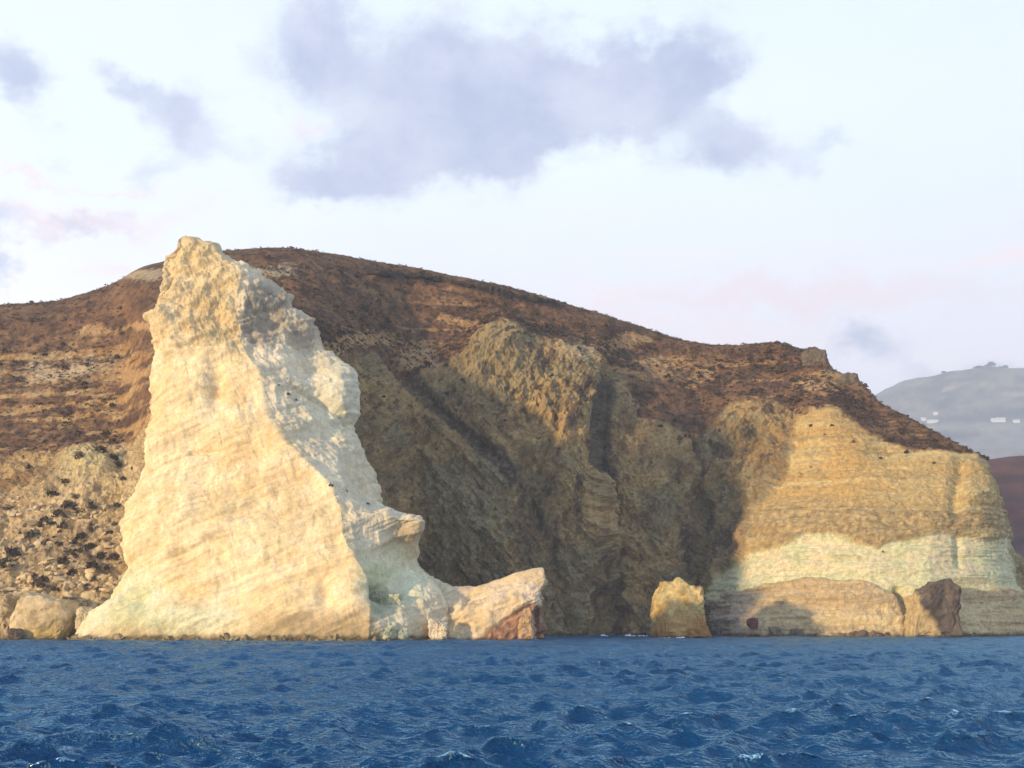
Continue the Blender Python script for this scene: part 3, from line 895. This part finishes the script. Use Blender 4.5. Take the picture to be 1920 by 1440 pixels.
# dark lava blocks on the crest of the headland
boulder('crest_outcrop', 1498, 652, 1550, 704, 397, 10, (.085, .065, .05), (.16, .12, .085), 'square dark lava block on the crest, the higher one', 16, cat='rock', rough=0.12,
        outline=[(1499, 704), (1500, 664), (1512, 656), (1526, 657), (1532, 660), (1546, 659), (1549, 704)])
boulder('crest_outcrop', 1558, 700, 1610, 748, 388, 10, (.10, .08, .06), (.2, .16, .11), 'dark lava outcrop lower down the crest toward the far hill', 17, cat='rock', rough=0.14,
        outline=[(1556, 748), (1562, 716), (1584, 703), (1601, 705), (1606, 716), (1610, 748)])
boulder('crest_outcrop', 1026, 560, 1043, 572, 418, 3, (.05, .04, .035), (.09, .07, .06), 'small black rock at the end of the lava ledge on the skyline', 18, cat='rock')

# black lava ledge breaking out just under the crest
SPX, SPY = P(TV)
okc = np.where((TN[:, 1] < -0.02) & (SPX > 660) & (SPX < 1060) & (SPY < 620) & (TV[:, 1] < 425))[0]
xs = np.linspace(690, 1043, 260)
ly = np.interp(xs, [p[0] for p in ledge_line], [p[1] for p in ledge_line]) + 2
pts_ = np.array([TV[okc[np.argmin((SPX[okc] - x) ** 2 + (SPY[okc] - y) ** 2)]] for x, y in zip(xs, ly)])
for c_ in range(3):
    pts_[:, c_] = np.convolve(np.pad(pts_[:, c_], 6, mode='edge'), np.ones(13) / 13, 'valid')
hh = np.clip(1.0 + 1.3 * fbm(pts_, 11.0, 3, off=900.0), 0.12, 2.4) * np.interp(xs, [690, 760, 1000, 1043], [.5, 1, 1.1, .9])
prof = np.array([(-.2, -1.0), (-1.0, -.75), (-1.35, -.1), (-1.2, .5), (-.5, .85), (.8, .95), (2.2, .6), (2.6, -1.0)])   # (depth, height)
lv = pts_[:, None, :] + np.stack([0 * prof[:, 0] + np.zeros((260, 1)), prof[:, 0] * (0.6 + .8 * hh[:, None]), prof[:, 1] * hh[:, None]], -1)
lv = lv.reshape(-1, 3)
lz = fbm(lv, (2.6, 2.6, 1.4), 3, gain=.6, off=905.0)
lv = lv + np.stack([.5 * lz, -.9 * stairs(lz, 3.0), .35 * lz], 1)
lc = lerp(np.array([.030, .025, .023]), np.array([.075, .055, .042]), sstep(lz, -.3, .4))
tag(make_mesh('lava_ledge', lv, grid_faces(260, len(prof)), M_ROCK, lc, smooth=False), 'long thin black lava ledge running under the hill crest', 'rock')

# loose stones: too many and too small to pick apart
def stone_heap(name, pts, smin, smax, mat, label, seed):
    import bmesh
    rr = np.random.default_rng(seed)
    bm = bmesh.new()
    bmesh.ops.create_icosphere(bm, subdivisions=1, radius=1.0)
    u_ = np.array([q.co[:] for q in bm.verts])
    f_ = np.array([[q.index for q in f.verts] for f in bm.faces])
    bm.free()
    vs, fs = [], []
    for k, p in enumerate(pts):
        sz = smin * (smax / smin) ** (rr.random() ** 1.8)
        m_ = rr.normal(size=(3, 3)) * 0.28 + np.eye(3)
        vs.append((u_ * (1 + .18 * rr.normal(size=(len(u_), 1)))) @ m_ * sz * np.array([1.15, 1.0, .8]) + p)
        fs.append(f_ + k * len(u_))
    tag(make_mesh(name, np.concatenate(vs), np.concatenate(fs), mat, smooth=False), label, 'stones', kind='stuff')


SPX, SPY = P(TV)
fc_ = TN[:, 1] < -0.05
ok_ = np.where(fc_ & (SPX < 235) & (SPX > -20) & (SPY > 930) & (TV[:, 2] > 0.4))[0]
stone_heap('scree_stones', TV[rng.choice(ok_, 900)], .18, 1.15, plain_material('pale_stone', (.47, .365, .215), .95, .4, .35), 'pale tumbled stones of the left scree slope', 31)
ok_ = np.where(fc_ & (SPX > 700) & (SPX < 1930) & (TV[:, 2] > -0.3) & (TV[:, 2] < 1.0))[0]
stone_heap('shore_rubble', TV[rng.choice(ok_, 260)], .25, 1.5, plain_material('wet_stone', (.13, .095, .06), .8, .5, .3), 'dark wet rubble along the foot of the cliffs', 32)
pv0 = bpy.data.objects['rock_pinnacle'].children[0].data
a_ = np.empty(len(pv0.vertices) * 3, np.float32)
pv0.vertices.foreach_get('co', a_)
a_ = a_.reshape(-1, 3) + base_pt
ok_ = np.where((a_[:, 2] > -0.3) & (a_[:, 2] < 0.7) & (a_[:, 1] < 252))[0]
stone_heap('shore_rubble', a_[rng.choice(ok_, 170)], .2, 1.1, plain_material('stained_stone', (.24, .185, .10), .85, .5, .3), 'stained rubble at the foot of the white pinnacle', 33)

# ------------------------------------------------------------------ scrub
def shrub_mesh(seed, leaves=46):
    r = np.random.default_rng(seed)
    vs, fs = [], []
    for k in range(leaves):
        d = r.normal(size=3)
        d /= np.linalg.norm(d)
        d[2] = abs(d[2])
        c = d * np.array([0.5, 0.5, 0.62]) * r.uniform(0.45, 1.0) ** 0.6
        c[:2] += 0.08 * r.normal(size=2)
        a = r.normal(size=3)
        a /= np.linalg.norm(a)
        b = np.cross(a, r.normal(size=3))
        b /= np.linalg.norm(b)
        sz = r.uniform(0.14, 0.26)
        i0 = len(vs)
        vs += [c - a * sz, c + b * sz * .7, c + a * sz, c - b * sz * .7]
        fs += [[i0, i0 + 1, i0 + 2, i0 + 3]]
    return np.array(vs), np.array(fs)


def leaf_material(name, col):
    m = plain_material(name, col, 0.95, 0.35, 0.8)
    return m


M_SHRUB = [leaf_material('dry_scrub_leaves', (.075, .048, .032)), leaf_material('olive_scrub_leaves', (.075, .058, .034)),
           leaf_material('grey_scrub_leaves', (.11, .078, .052))]
variants = [shrub_mesh(50 + k) for k in range(4)]
vis = (TN[:, 1] < -0.02) & (TPX > -10) & (TPX < 1930)
vis &= ~((TPX > 235) & (TPX < 450) & (TPY > 500))
vis &= ~((TPX > 235) & (TPX < 700) & (TPY > np.interp(TPX, [235, 450, 520, 570, 610, 660, 700], [480, 490, 535, 590, 650, 740, 900])))
SKYP = np.interp(TPX, [c[-1][0] for c in T[:-2]], [c[-1][1] for c in T[:-2]])
CREST = sstep(TPY - SKYP, 3, 26)
shrub_density = (0.75 + 0.25 * CREST) * TUP * vis * (0.35 + 0.65 * sstep(fbm(TV, 20.0, 3, off=400.0), -0.3, 0.3))
# placement: (photo x, photo y, half width in metres) read off the photograph for those that stand out
spots = [(25, 1045, 1.9), (8, 1062, 1.2), (70, 1100, 1.5), (82, 1090, 1.1), (105, 1108, .8), (62, 1008, 1.4), (85, 985, 1.6), (110, 970, 1.3), (130, 955, 1.4),
         (150, 960, 1.0), (118, 990, 1.2), (150, 1010, 1.0), (165, 1030, 1.0), (130, 1040, 1.3), (118, 1058, 1.2), (138, 1078, 1.1), (170, 1065, 1.2),
         (190, 1045, 1.1), (205, 1030, 1.0), (212, 1050, 1.0), (200, 1068, 0.9), (178, 1090, .9), (160, 1105, .9), (185, 1110, .8), (100, 930, 1.1), (122, 905, .9),
         (150, 860, 1.2), (190, 850, 1.4), (212, 862, 1.2), (222, 875, 1.0), (40, 1140, 1.0), (30, 1150, .9), (175, 955, .8), (220, 950, .8), (215, 985, .7), (232, 900, .7),
         (170, 945, .6), (55, 880, .9), (15, 955, .9), (250, 880, .6), (205, 1000, .7), (60, 1125, .8), (140, 935, .8), (90, 1020, 1.0)]
spots = [(a, b, c * 1.35) for a, b, c in spots]
for _ in range(40):
    tq = random.random()
    spots.append((random.gauss(140, 48), random.gauss(1035, 40), random.uniform(.45, 1.0)))
spots = [q_ for q_ in spots if q_[0] < np.interp(q_[1], [900, 1000, 1050, 1110, 1190], [255, 222, 225, 190, 120])]
spots_bay = [(868, 715, .9), (905, 700, .6), (835, 740, 1.0), (925, 752, .8), (1000, 700, .7), (1015, 725, .6), (985, 775, .7), (945, 790, .9), (905, 765, .6), (880, 805, .9),
             (860, 760, .9), (790, 690, .9), (1035, 705, .6), (960, 735, .6), (1085, 655, 1.0), (1200, 760, .8), (1215, 780, .8), (1240, 800, .9), (1290, 820, 1.3), (1305, 835, 1.2),
             (1265, 790, .9), (1330, 830, 1.1), (1350, 810, .9), (1275, 825, 1.2), (690, 705, .8), (720, 745, .7), (905, 950, .8), (760, 800, .6)]
spots_head = [(1520, 800, .8), (1560, 800, .7), (1545, 815, .5), (1600, 830, .8), (1650, 860, .7), (1700, 850, .9), (1750, 870, .6), (1520, 875, .5), (1655, 1035, .5)]
shrub_me = []
for k, (vs, fs) in enumerate(variants):
    o = make_mesh('shrub', vs, fs, M_SHRUB[k % 3], smooth=False)
    shrub_me.append(o.data)
    bpy.data.objects.remove(o)
count = [0]


def put_shrub(p, s, label, group):
    k = count[0]
    count[0] += 1
    o = bpy.data.objects.new('shrub', shrub_me[k % 4])
    COL.objects.link(o)
    o.location = p
    o.rotation_euler = (random.uniform(-.15, .15), random.uniform(-.15, .15), random.uniform(0, 6.28))
    o.scale = (s * random.uniform(1.6, 2.2), s * random.uniform(1.6, 2.2), s * random.uniform(1.5, 2.1))
    tag(o, label, 'shrub', group)


def nearest(x, y, ok):
    d = (TPX2[ok] - x) ** 2 + (TPY2[ok] - y) ** 2
    k = np.argmin(d)
    return TV[ok][k]


TPX2, TPY2 = P(TV)
facing = (TN[:, 1] < -0.05) & (TV[:, 1] < 425)
ok_all = np.where(facing)[0]
for (x, y, s_) in spots:
    put_shrub(nearest(x, y, ok_all), s_ * 0.8, 'dark brown shrub on the pale scree slope left of the pinnacle', 'shrubs on the left scree')
for (x, y, s_) in spots_bay:
    put_shrub(nearest(x, y, ok_all), s_ * 0.8, 'small dark shrub clinging to the shaded cove cliff', 'shrubs on the cove cliff')
for (x, y, s_) in spots_head:
    put_shrub(nearest(x, y, ok_all), s_ * 0.8, 'small dark shrub on the sunlit ochre headland face', 'shrubs on the headland face')
# upper hill: the largest bushes as individuals, the rest as ground cover
cand = np.where(shrub_density > 0.05)[0]
pr = shrub_density[cand] / shrub_density[cand].sum()
pick = rng.choice(cand, 8000, replace=False, p=pr)
sizes = rng.gamma(3.5, 0.15, len(pick)) * 0.8 + 0.18
sizes *= 0.8 + 0.2 * CREST[pick]
order = np.argsort(-sizes)
for k in order[:150]:
    i = pick[k]
    x = TPX2[i]
    if x < 300:
        lab, grp = 'brown scrub bush on the warm lit hillside left of the pinnacle', 'bushes on the left hillside'
    elif x < 1400:
        lab, grp = 'brown scrub bush on the long dark hilltop slope', 'bushes on the hilltop slope'
    else:
        lab, grp = 'brown scrub bush on the slope above the ochre headland', 'bushes above the headland'
    put_shrub(TV[i], sizes[k] * 0.75, lab, grp)
sv, sf, o0 = [], [], 0
for k in order[150:]:
    vs, fs = variants[k % 4]
    m = slice(None)
    a = rng.uniform(0, 6.28)
    ca, sa = math.cos(a), math.sin(a)
    q = vs * np.array([1.9, 1.9, 1.6]) * sizes[k] * 0.75
    q = np.stack([q[:, 0] * ca - q[:, 1] * sa, q[:, 0] * sa + q[:, 1] * ca, q[:, 2]], 1) + TV[pick[k]]
    keep = 16
    sv.append(q[:keep * 4])
    sf.append(fs[:keep] + o0)
    o0 += keep * 4
sv = np.concatenate(sv)
sf = np.concatenate(sf)
tag(make_mesh('scrub_cover', sv, sf, M_SHRUB[0], smooth=False), 'low dry scrub covering the brown hill', 'scrub', kind='stuff')
# a few shrubs on the pinnacle's right shoulder
PXc, PYc = P(cen[0])
pin_v = bpy.data.objects['rock_pinnacle'].children[0].data
pv = np.empty(len(pin_v.vertices) * 3, np.float32)
pin_v.vertices.foreach_get('co', pv)
pv = pv.reshape(-1, 3) + base_pt
pn_ = np.empty(len(pin_v.vertices) * 3, np.float32)
pin_v.vertices.foreach_get('normal', pn_)
okp = np.where(pn_.reshape(-1, 3)[:, 1] < 0.05)[0]
ppx, ppy = P(pv)
for (x, y, s_) in ((620, 913, .55), (540, 740, .4), (556, 750, .3), (522, 723, .25), (650, 922, .3), (690, 945, .35)):
    i = okp[np.argmin((ppx[okp] - x) ** 2 + (ppy[okp] - y) ** 2)]
    put_shrub(pv[i], s_, 'tiny dark shrub on the right shoulder of the white pinnacle', 'shrubs on the pinnacle')

# ------------------------------------------------------------------ far land
def far_sheet(name, sky_line, D0, D1, depth_back, c0, c1, off, amp, scale, ns, nt, y_foot, patches=()):
    ct = []
    for (x, y) in sky_line:
        f = W(x, y_foot, D0)
        f[2] = -2
        t_ = W(x, y, D1)
        row = [f]
        for k, q in ((0.3, 0.2), (0.6, 0.5), (0.85, 0.82)):
            row.append(np.array([f[0] * (1 - k) + t_[0] * k, f[1] * (1 - k) + t_[1] * k, t_[2] * q]))
        row += [t_, t_ + np.array([0, depth_back * .3, -0.05 * t_[2]]), t_ + np.array([0, depth_back, -0.9 * t_[2]])]
        ct.append(row)
    g = surface(ct, ns, nt)
    nr = grid_normals(g)
    if nr[ns // 2, nt // 2, 2] < 0:
        nr = -nr
    v = g.reshape(-1, 3)
    n = nr.reshape(-1, 3)
    a = fbm(v, scale, 5, gain=.55, off=off)
    tline = np.repeat(np.linspace(0, 1, nt)[None], ns, 0).ravel()
    v = v + n * (amp * a)[:, None] * 0.6
    px, py = P(v)
    b = fbm(v, scale * 0.5, 5, gain=.6, off=off + 5)
    lay = fbm(v, (scale * 3, scale * 3, scale * 0.12), 3, off=off + 9)
    cc = lerp(np.array(c0), np.array(c1), sstep(b + 0.6 * lay, -.4, .4))
    for (x, y, rx, ry, c) in patches:
        cc = lerp(cc, np.array(c), 0.8 * sstep(np.exp(-((px + 8 * b - x) / rx) ** 2 - ((py + 4 * b - y) / ry) ** 2) + .2 * b, .3, .7))
    o = make_mesh(name, v, grid_faces(ns, nt), M_FAR, np.clip(cc, .01, .85))
    tag(o, kind='structure')
    return v, px, py, n


FD0, FD1 = 2900, 4300
far_line = [(1180, 900), (1400, 845), (1540, 790), (1625, 748), (1660, 728), (1700, 712), (1745, 706), (1775, 697), (1820, 692), (1850, 688), (1900, 691), (1960, 692),
            (2080, 700), (2300, 740), (2560, 800), (2900, 900)]
fv, fpx, fpy, fn = far_sheet('far_hill', far_line, FD0, FD1, 800, (.055, .060, .058), (.24, .205, .155), 500.0, 14.0, 170.0, 300, 130, 1178,
                             [(1775, 728, 22, 4, (.42, .34, .25)), (1855, 725, 20, 4, (.38, .31, .23)), (1905, 738, 22, 4, (.42, .34, .25)),
                              (1840, 800, 120, 10, (.30, .26, .21)), (1880, 830, 110, 16, (.26, .235, .20)), (1700, 800, 60, 8, (.26, .235, .2))])
red_line = [(1650, 920), (1780, 878), (1845, 863), (1880, 858), (1930, 854), (2050, 850), (2250, 858), (2500, 900), (2800, 990)]
far_sheet('red_hill', red_line, 560, 900, 260, (.060, .022, .018), (.12, .045, .034), 540.0, 3.0, 60.0, 220, 120, 1180)

# whitewashed houses on the far hill
M_WHITE = plain_material('whitewash', (.80, .79, .76), .8, .05, .2)
M_PANE = plain_material('dark_window', (.05, .06, .08), .3, .1, .2)


def box(x0, x1, y0, y1, z0, z1):
    vs = np.array([[x, y, z] for x in (x0, x1) for y in (y0, y1) for z in (z0, z1)], float)
    fs = np.array([[0, 1, 3, 2], [4, 6, 7, 5], [0, 4, 5, 1], [2, 3, 7, 6], [0, 2, 6, 4], [1, 5, 7, 3]])
    return vs, fs


fok = np.where(fn[:, 1] < 0.1)[0]


def far_point(x, y):
    i = fok[np.argmin((fpx[fok] - x) ** 2 + (fpy[fok] - y) ** 2)]
    return fv[i]


def house(x, y, wpx, hpx, label):
    p = far_point(x, y)
    D = p[1]
    wd, ht = wpx / F * D, hpx / F * D
    r = bpy.data.objects.new('white_house', None)
    COL.objects.link(r)
    r.location = p - np.array([0, 4.0, 1.0])
    tag(r, label, 'house', 'white houses on the far hill')
    make_mesh('wall', *box(-wd / 2, wd / 2, -4, 5, -5, ht), M_WHITE, smooth=False, parent=r)
    make_mesh('roof', *box(-wd / 2 - .2, wd / 2 + .2, -4.2, 5.2, ht, ht + .4), M_WHITE, smooth=False, parent=r)
    nwin = max(1, int(wd / 5))
    for k in range(nwin):
        cx = -wd / 2 + wd * (k + .5) / nwin
        make_mesh('window', *box(cx - .7, cx + .7, -4.15, -3.95, ht * .35, ht * .7), M_PANE, smooth=False, parent=r)


for args in ((1704, 789, 14, 3.5, 'white house on the far hill nearest the headland crest'),
             (1730, 789, 8, 3, 'small white house left of the wide low one, far hill'),
             (1748, 788, 20, 3.5, 'low wide white house below a single small house, far hill'),
             (1754, 778, 7, 3, 'single small white house standing higher on the far hill'),
             (1862, 787, 12, 4.5, 'left part of the bright white house row on the far hill'),
             (1876, 786, 16, 5.5, 'largest bright white house at the right of the far hill'),
             (1905, 792, 12, 3, 'white house at the right edge of the far hill')):
    house(*args)

# trees on the far crest
M_TREE = leaf_material('far_tree_leaves', (.05, .062, .035))
M_BARK = plain_material('bark', (.10, .07, .05))


def far_tree(x, y, wpx, hpx, label, seed):
    i = np.argmin((fpx - x) ** 2 + (fpy - y) ** 2)
    p = fv[i]
    D = p[1]
    wd, ht = wpx / F * D, hpx / F * D
    r = bpy.data.objects.new('tree', None)
    COL.objects.link(r)
    r.location = p - np.array([0, 0, .5])
    tag(r, label, 'tree', 'trees on the far crest')
    n_ = 6
    a = np.linspace(0, 2 * np.pi, n_, endpoint=False)
    ring = np.stack([np.cos(a), np.sin(a), 0 * a], 1)
    tv = np.concatenate([ring * .5, ring * .3 + [0.2, 0, ht * .5]])
    tf = np.array([[k, (k + 1) % n_, n_ + (k + 1) % n_, n_ + k] for k in range(n_)])
    make_mesh('trunk', tv, tf, M_BARK, parent=r)
    vs, fs = shrub_mesh(seed, 120)
    vs = vs * np.array([wd, wd, ht * 1.1]) + np.array([0, 0, ht * .3])
    make_mesh('crown', vs, fs, M_TREE, smooth=False, parent=r)


for k, (x, y, wp, hp, lab) in enumerate((
        (1835, 691, 14, 5, 'low spreading tree at the left of the far crest tree row'),
        (1848, 690, 12, 6, 'middle tree of the row on the far crest'),
        (1859, 689, 13, 9, 'tallest tree on the far hill crest'),
        (1876, 692, 10, 5, 'small tree right of the tallest one on the far crest'),
        (1886, 692, 9, 7, 'last tree of the row on the far crest'),
        (1769, 700, 8, 4, 'lone small tree where the far crest steps down'))):
    far_tree(x, y, wp, hp, lab, 700 + k)

# ------------------------------------------------------------------ the sea
def sea_material():
    m = bpy.data.materials.new('sea_water')
    m.use_nodes = True
    t = NT(m.node_tree)
    out = t.node('ShaderNodeOutputMaterial')
    body = t.node('ShaderNodeBsdfDiffuse')
    gloss = t.node('ShaderNodeBsdfGlossy')
    fres = t.node('ShaderNodeFresnel')
    mixs = t.node('ShaderNodeMixShader')
    t.t.links.new(fres.outputs[0], mixs.inputs[0])
    t.t.links.new(body.outputs[0], mixs.inputs[1])
    t.t.links.new(gloss.outputs[0], mixs.inputs[2])
    t.t.links.new(mixs.outputs[0], out.inputs[0])
    geo = t.node('ShaderNodeNewGeometry')
    mp = t.node('ShaderNodeMapping')
    t.t.links.new(geo.outputs['Position'], mp.inputs[0])
    mp.inputs['Scale'].default_value = (0.7, 1.3, 1.0)
    mp.inputs['Rotation'].default_value = (0, 0, 0.3)
    p = mp.outputs[0]
    a = t.noise(p, 1.6, 4, 0.6, 0.4)
    c = t.noise(p, 6.0, 3, 0.55, 0.3)
    big = t.noise(p, 0.02, 3, 0.5)
    mp2 = t.node('ShaderNodeMapping')
    t.t.links.new(geo.outputs['Position'], mp2.inputs[0])
    mp2.inputs['Scale'].default_value = (0.45, 1.0, 1.0)
    chop = t.noise(mp2.outputs[0], 0.42, 4, 0.62, 0.6)
    bp = t.node('ShaderNodeBump')
    bp.inputs['Strength'].default_value = 1.0
    bp.inputs['Distance'].default_value = 0.30
    t.put(bp.inputs['Height'], t.math('ADD', t.math('MULTIPLY', chop, 1.2), t.math('ADD', a, t.math('MULTIPLY', c, 0.45))))
    for nd in (body, gloss, fres):
        t.t.links.new(bp.outputs[0], nd.inputs['Normal'])
    t.put(body.inputs['Color'], t.mix(t.ramp(big, .35, .65), (.002, .038, .125, 1), (.004, .050, .155, 1)))
    gloss.inputs['Color'].default_value = (.58, .88, 1.0, 1)       # reflections coloured blue here, in place of a bluer sky
    gloss.inputs['Roughness'].default_value = 0.26
    fres.inputs['IOR'].default_value = 1.45
    return m


SX0, SX1, SY0, SY1 = -690.0, 3700.0, -290.0, 5300.0
# rows get wider apart with distance; columns fan out from a point well behind the camera
ys = [9.0]
while ys[-1] < 420:
    ys.append(ys[-1] + 0.085 + 0.0021 * max(0, ys[-1] - 12))
ys = np.array(ys)
NR, NCc = len(ys), 640
uu = np.linspace(-1, 1, NCc)
X = uu[None, :] * (0.47 * (ys[:, None] + 9.0))
Y = np.repeat(ys[:, None], NCc, 1)
r = np.random.default_rng(5)
dx, dy, dz = np.zeros_like(X), np.zeros_like(X), np.zeros_like(X)
spc = 0.085 + 0.0021 * np.maximum(0, Y - 12)
for k in range(90):
    lam = 0.5 * (10.0 / 0.5) ** (r.random() ** 1.25)
    th = math.radians(-78) + r.normal() * 0.5        # travelling toward the viewer and to the right
    kx, ky = 2 * np.pi / lam * math.cos(th), 2 * np.pi / lam * math.sin(th)
    amp = 0.0104 * lam ** 0.92 * r.uniform(0.5, 1.4)
    if lam > 7:
        amp *= 0.5
    if lam < 1.4:
        amp *= 1.3
    elif lam < 3.5:
        amp *= 1.35
    else:
        amp *= 0.8
    fade = np.clip((lam / spc - 2.2) / 2.5, 0, 1)
    ph = kx * X + ky * Y + r.uniform(0, 6.28)
    q = 1.0
    dz += fade * amp * np.cos(ph)
    dx -= fade * q * amp * math.cos(th) * np.sin(ph)
    dy -= fade * q * amp * math.sin(th) * np.sin(ph)
gust = fbm(np.stack([X.ravel(), Y.ravel(), 0 * X.ravel()], 1), (30, 22, 1), 3, off=600.0).reshape(X.shape)
kk = 1.0 + 0.45 * gust
edge = sstep(ys, 9.0, 10.0)[:, None] * (1 - sstep(ys, 380, 415))[:, None] * (1 - sstep(np.abs(uu), .985, 1.0))[None, :]
kk = kk * edge
sv = np.stack([X + dx * kk, Y + dy * kk, dz * kk], -1).reshape(-1, 3)
sf = grid_faces(NR, NCc)[:, ::-1]
# calm water outwards from the seen sheet to the horizon, stitched to its rim
rim = np.concatenate([np.arange(NCc), (np.arange(1, NR) * NCc + NCc - 1), ((NR - 1) * NCc + np.arange(NCc - 2, -1, -1)), (np.arange(NR - 2, 0, -1) * NCc)])
rp = sv[rim]
cen2 = np.array([0, 200.0])
d = rp[:, :2] - cen2
tx = np.where(d[:, 0] > 0, (SX1 - cen2[0]) / np.maximum(d[:, 0], 1e-6), (SX0 - cen2[0]) / np.minimum(d[:, 0], -1e-6))
ty = np.where(d[:, 1] > 0, (SY1 - cen2[1]) / np.maximum(d[:, 1], 1e-6), (SY0 - cen2[1]) / np.minimum(d[:, 1], -1e-6))
tt = np.minimum(tx, ty)[:, None]
op = np.concatenate([cen2 + d * tt, np.zeros((len(rim), 1))], 1)
o_idx = len(sv) + np.arange(len(rim))
nx = np.roll(np.arange(len(rim)), -1)
skirt = np.stack([rim, o_idx, o_idx[nx], rim[nx]], 1)
sea = make_mesh('sea', np.concatenate([sv, op]), np.concatenate([sf, skirt]), sea_material())
tag(sea, kind='structure')
# white water where swell meets rock
M_FOAM = plain_material('sea_foam', (.80, .82, .84), .7, .05, 3.0)


def foam(px_, D, wpx, hpx, label, seed):
    rr = np.random.default_rng(seed)
    c = W(px_, HY, D)
    c[2] = 0.05
    vs, fs, o0 = [], [], 0
    import bmesh
    for k in range(14):
        bm = bmesh.new()
        bmesh.ops.create_icosphere(bm, subdivisions=1, radius=1.0)
        u_ = np.array([q.co[:] for q in bm.verts])
        f_ = np.array([[q.index for q in f.verts] for f in bm.faces])
        bm.free()
        wd = wpx / F * D
        s_ = np.array([wd * rr.uniform(.08, .2), .35, hpx / F * D * rr.uniform(.2, .5)])
        u_ = u_ * s_ * (1 + .25 * rr.normal(size=(len(u_), 1)))
        vs.append(u_ + np.array([rr.normal() * wd * .25, rr.normal() * .4, rr.uniform(0, .25) * hpx / F * D]))
        fs.append(f_ + o0)
        o0 += len(u_)
    o = make_mesh('sea_foam', np.concatenate(vs), np.concatenate(fs), M_FOAM)
    o.location = c
    tag(o, label, 'foam', kind='stuff')


for k, (x, D, wp, hp) in enumerate(((172, 243, 22, 5), (1008, 300, 18, 4), (1131, 338, 12, 6), (1180, 335, 18, 6), (1205, 335, 14, 4), (1278, 284, 16, 6), (1245, 284, 22, 3))):
    foam(x, D, wp, hp, 'white foam where the swell breaks on the rock foot', 800 + k)

# ------------------------------------------------------------------ haze in the air
m = bpy.data.materials.new('haze_air')
m.use_nodes = True
t = NT(m.node_tree)
out = t.node('ShaderNodeOutputMaterial')
vol = t.node('ShaderNodeVolumePrincipled')
vol.inputs['Color'].default_value = (.80, .88, 1.0, 1)
vol.inputs['Density'].default_value = 0.0002
vol.inputs['Anisotropy'].default_value = 0.0
t.t.links.new(vol.outputs[0], out.inputs['Volume'])
hz = make_mesh('haze', *box(SX0 - 10, SX1 + 10, SY0 - 10, SY1 + 10, -12.0, 960.0), m, smooth=False)
tag(hz, 'thin sea haze in the air', 'haze', kind='stuff')
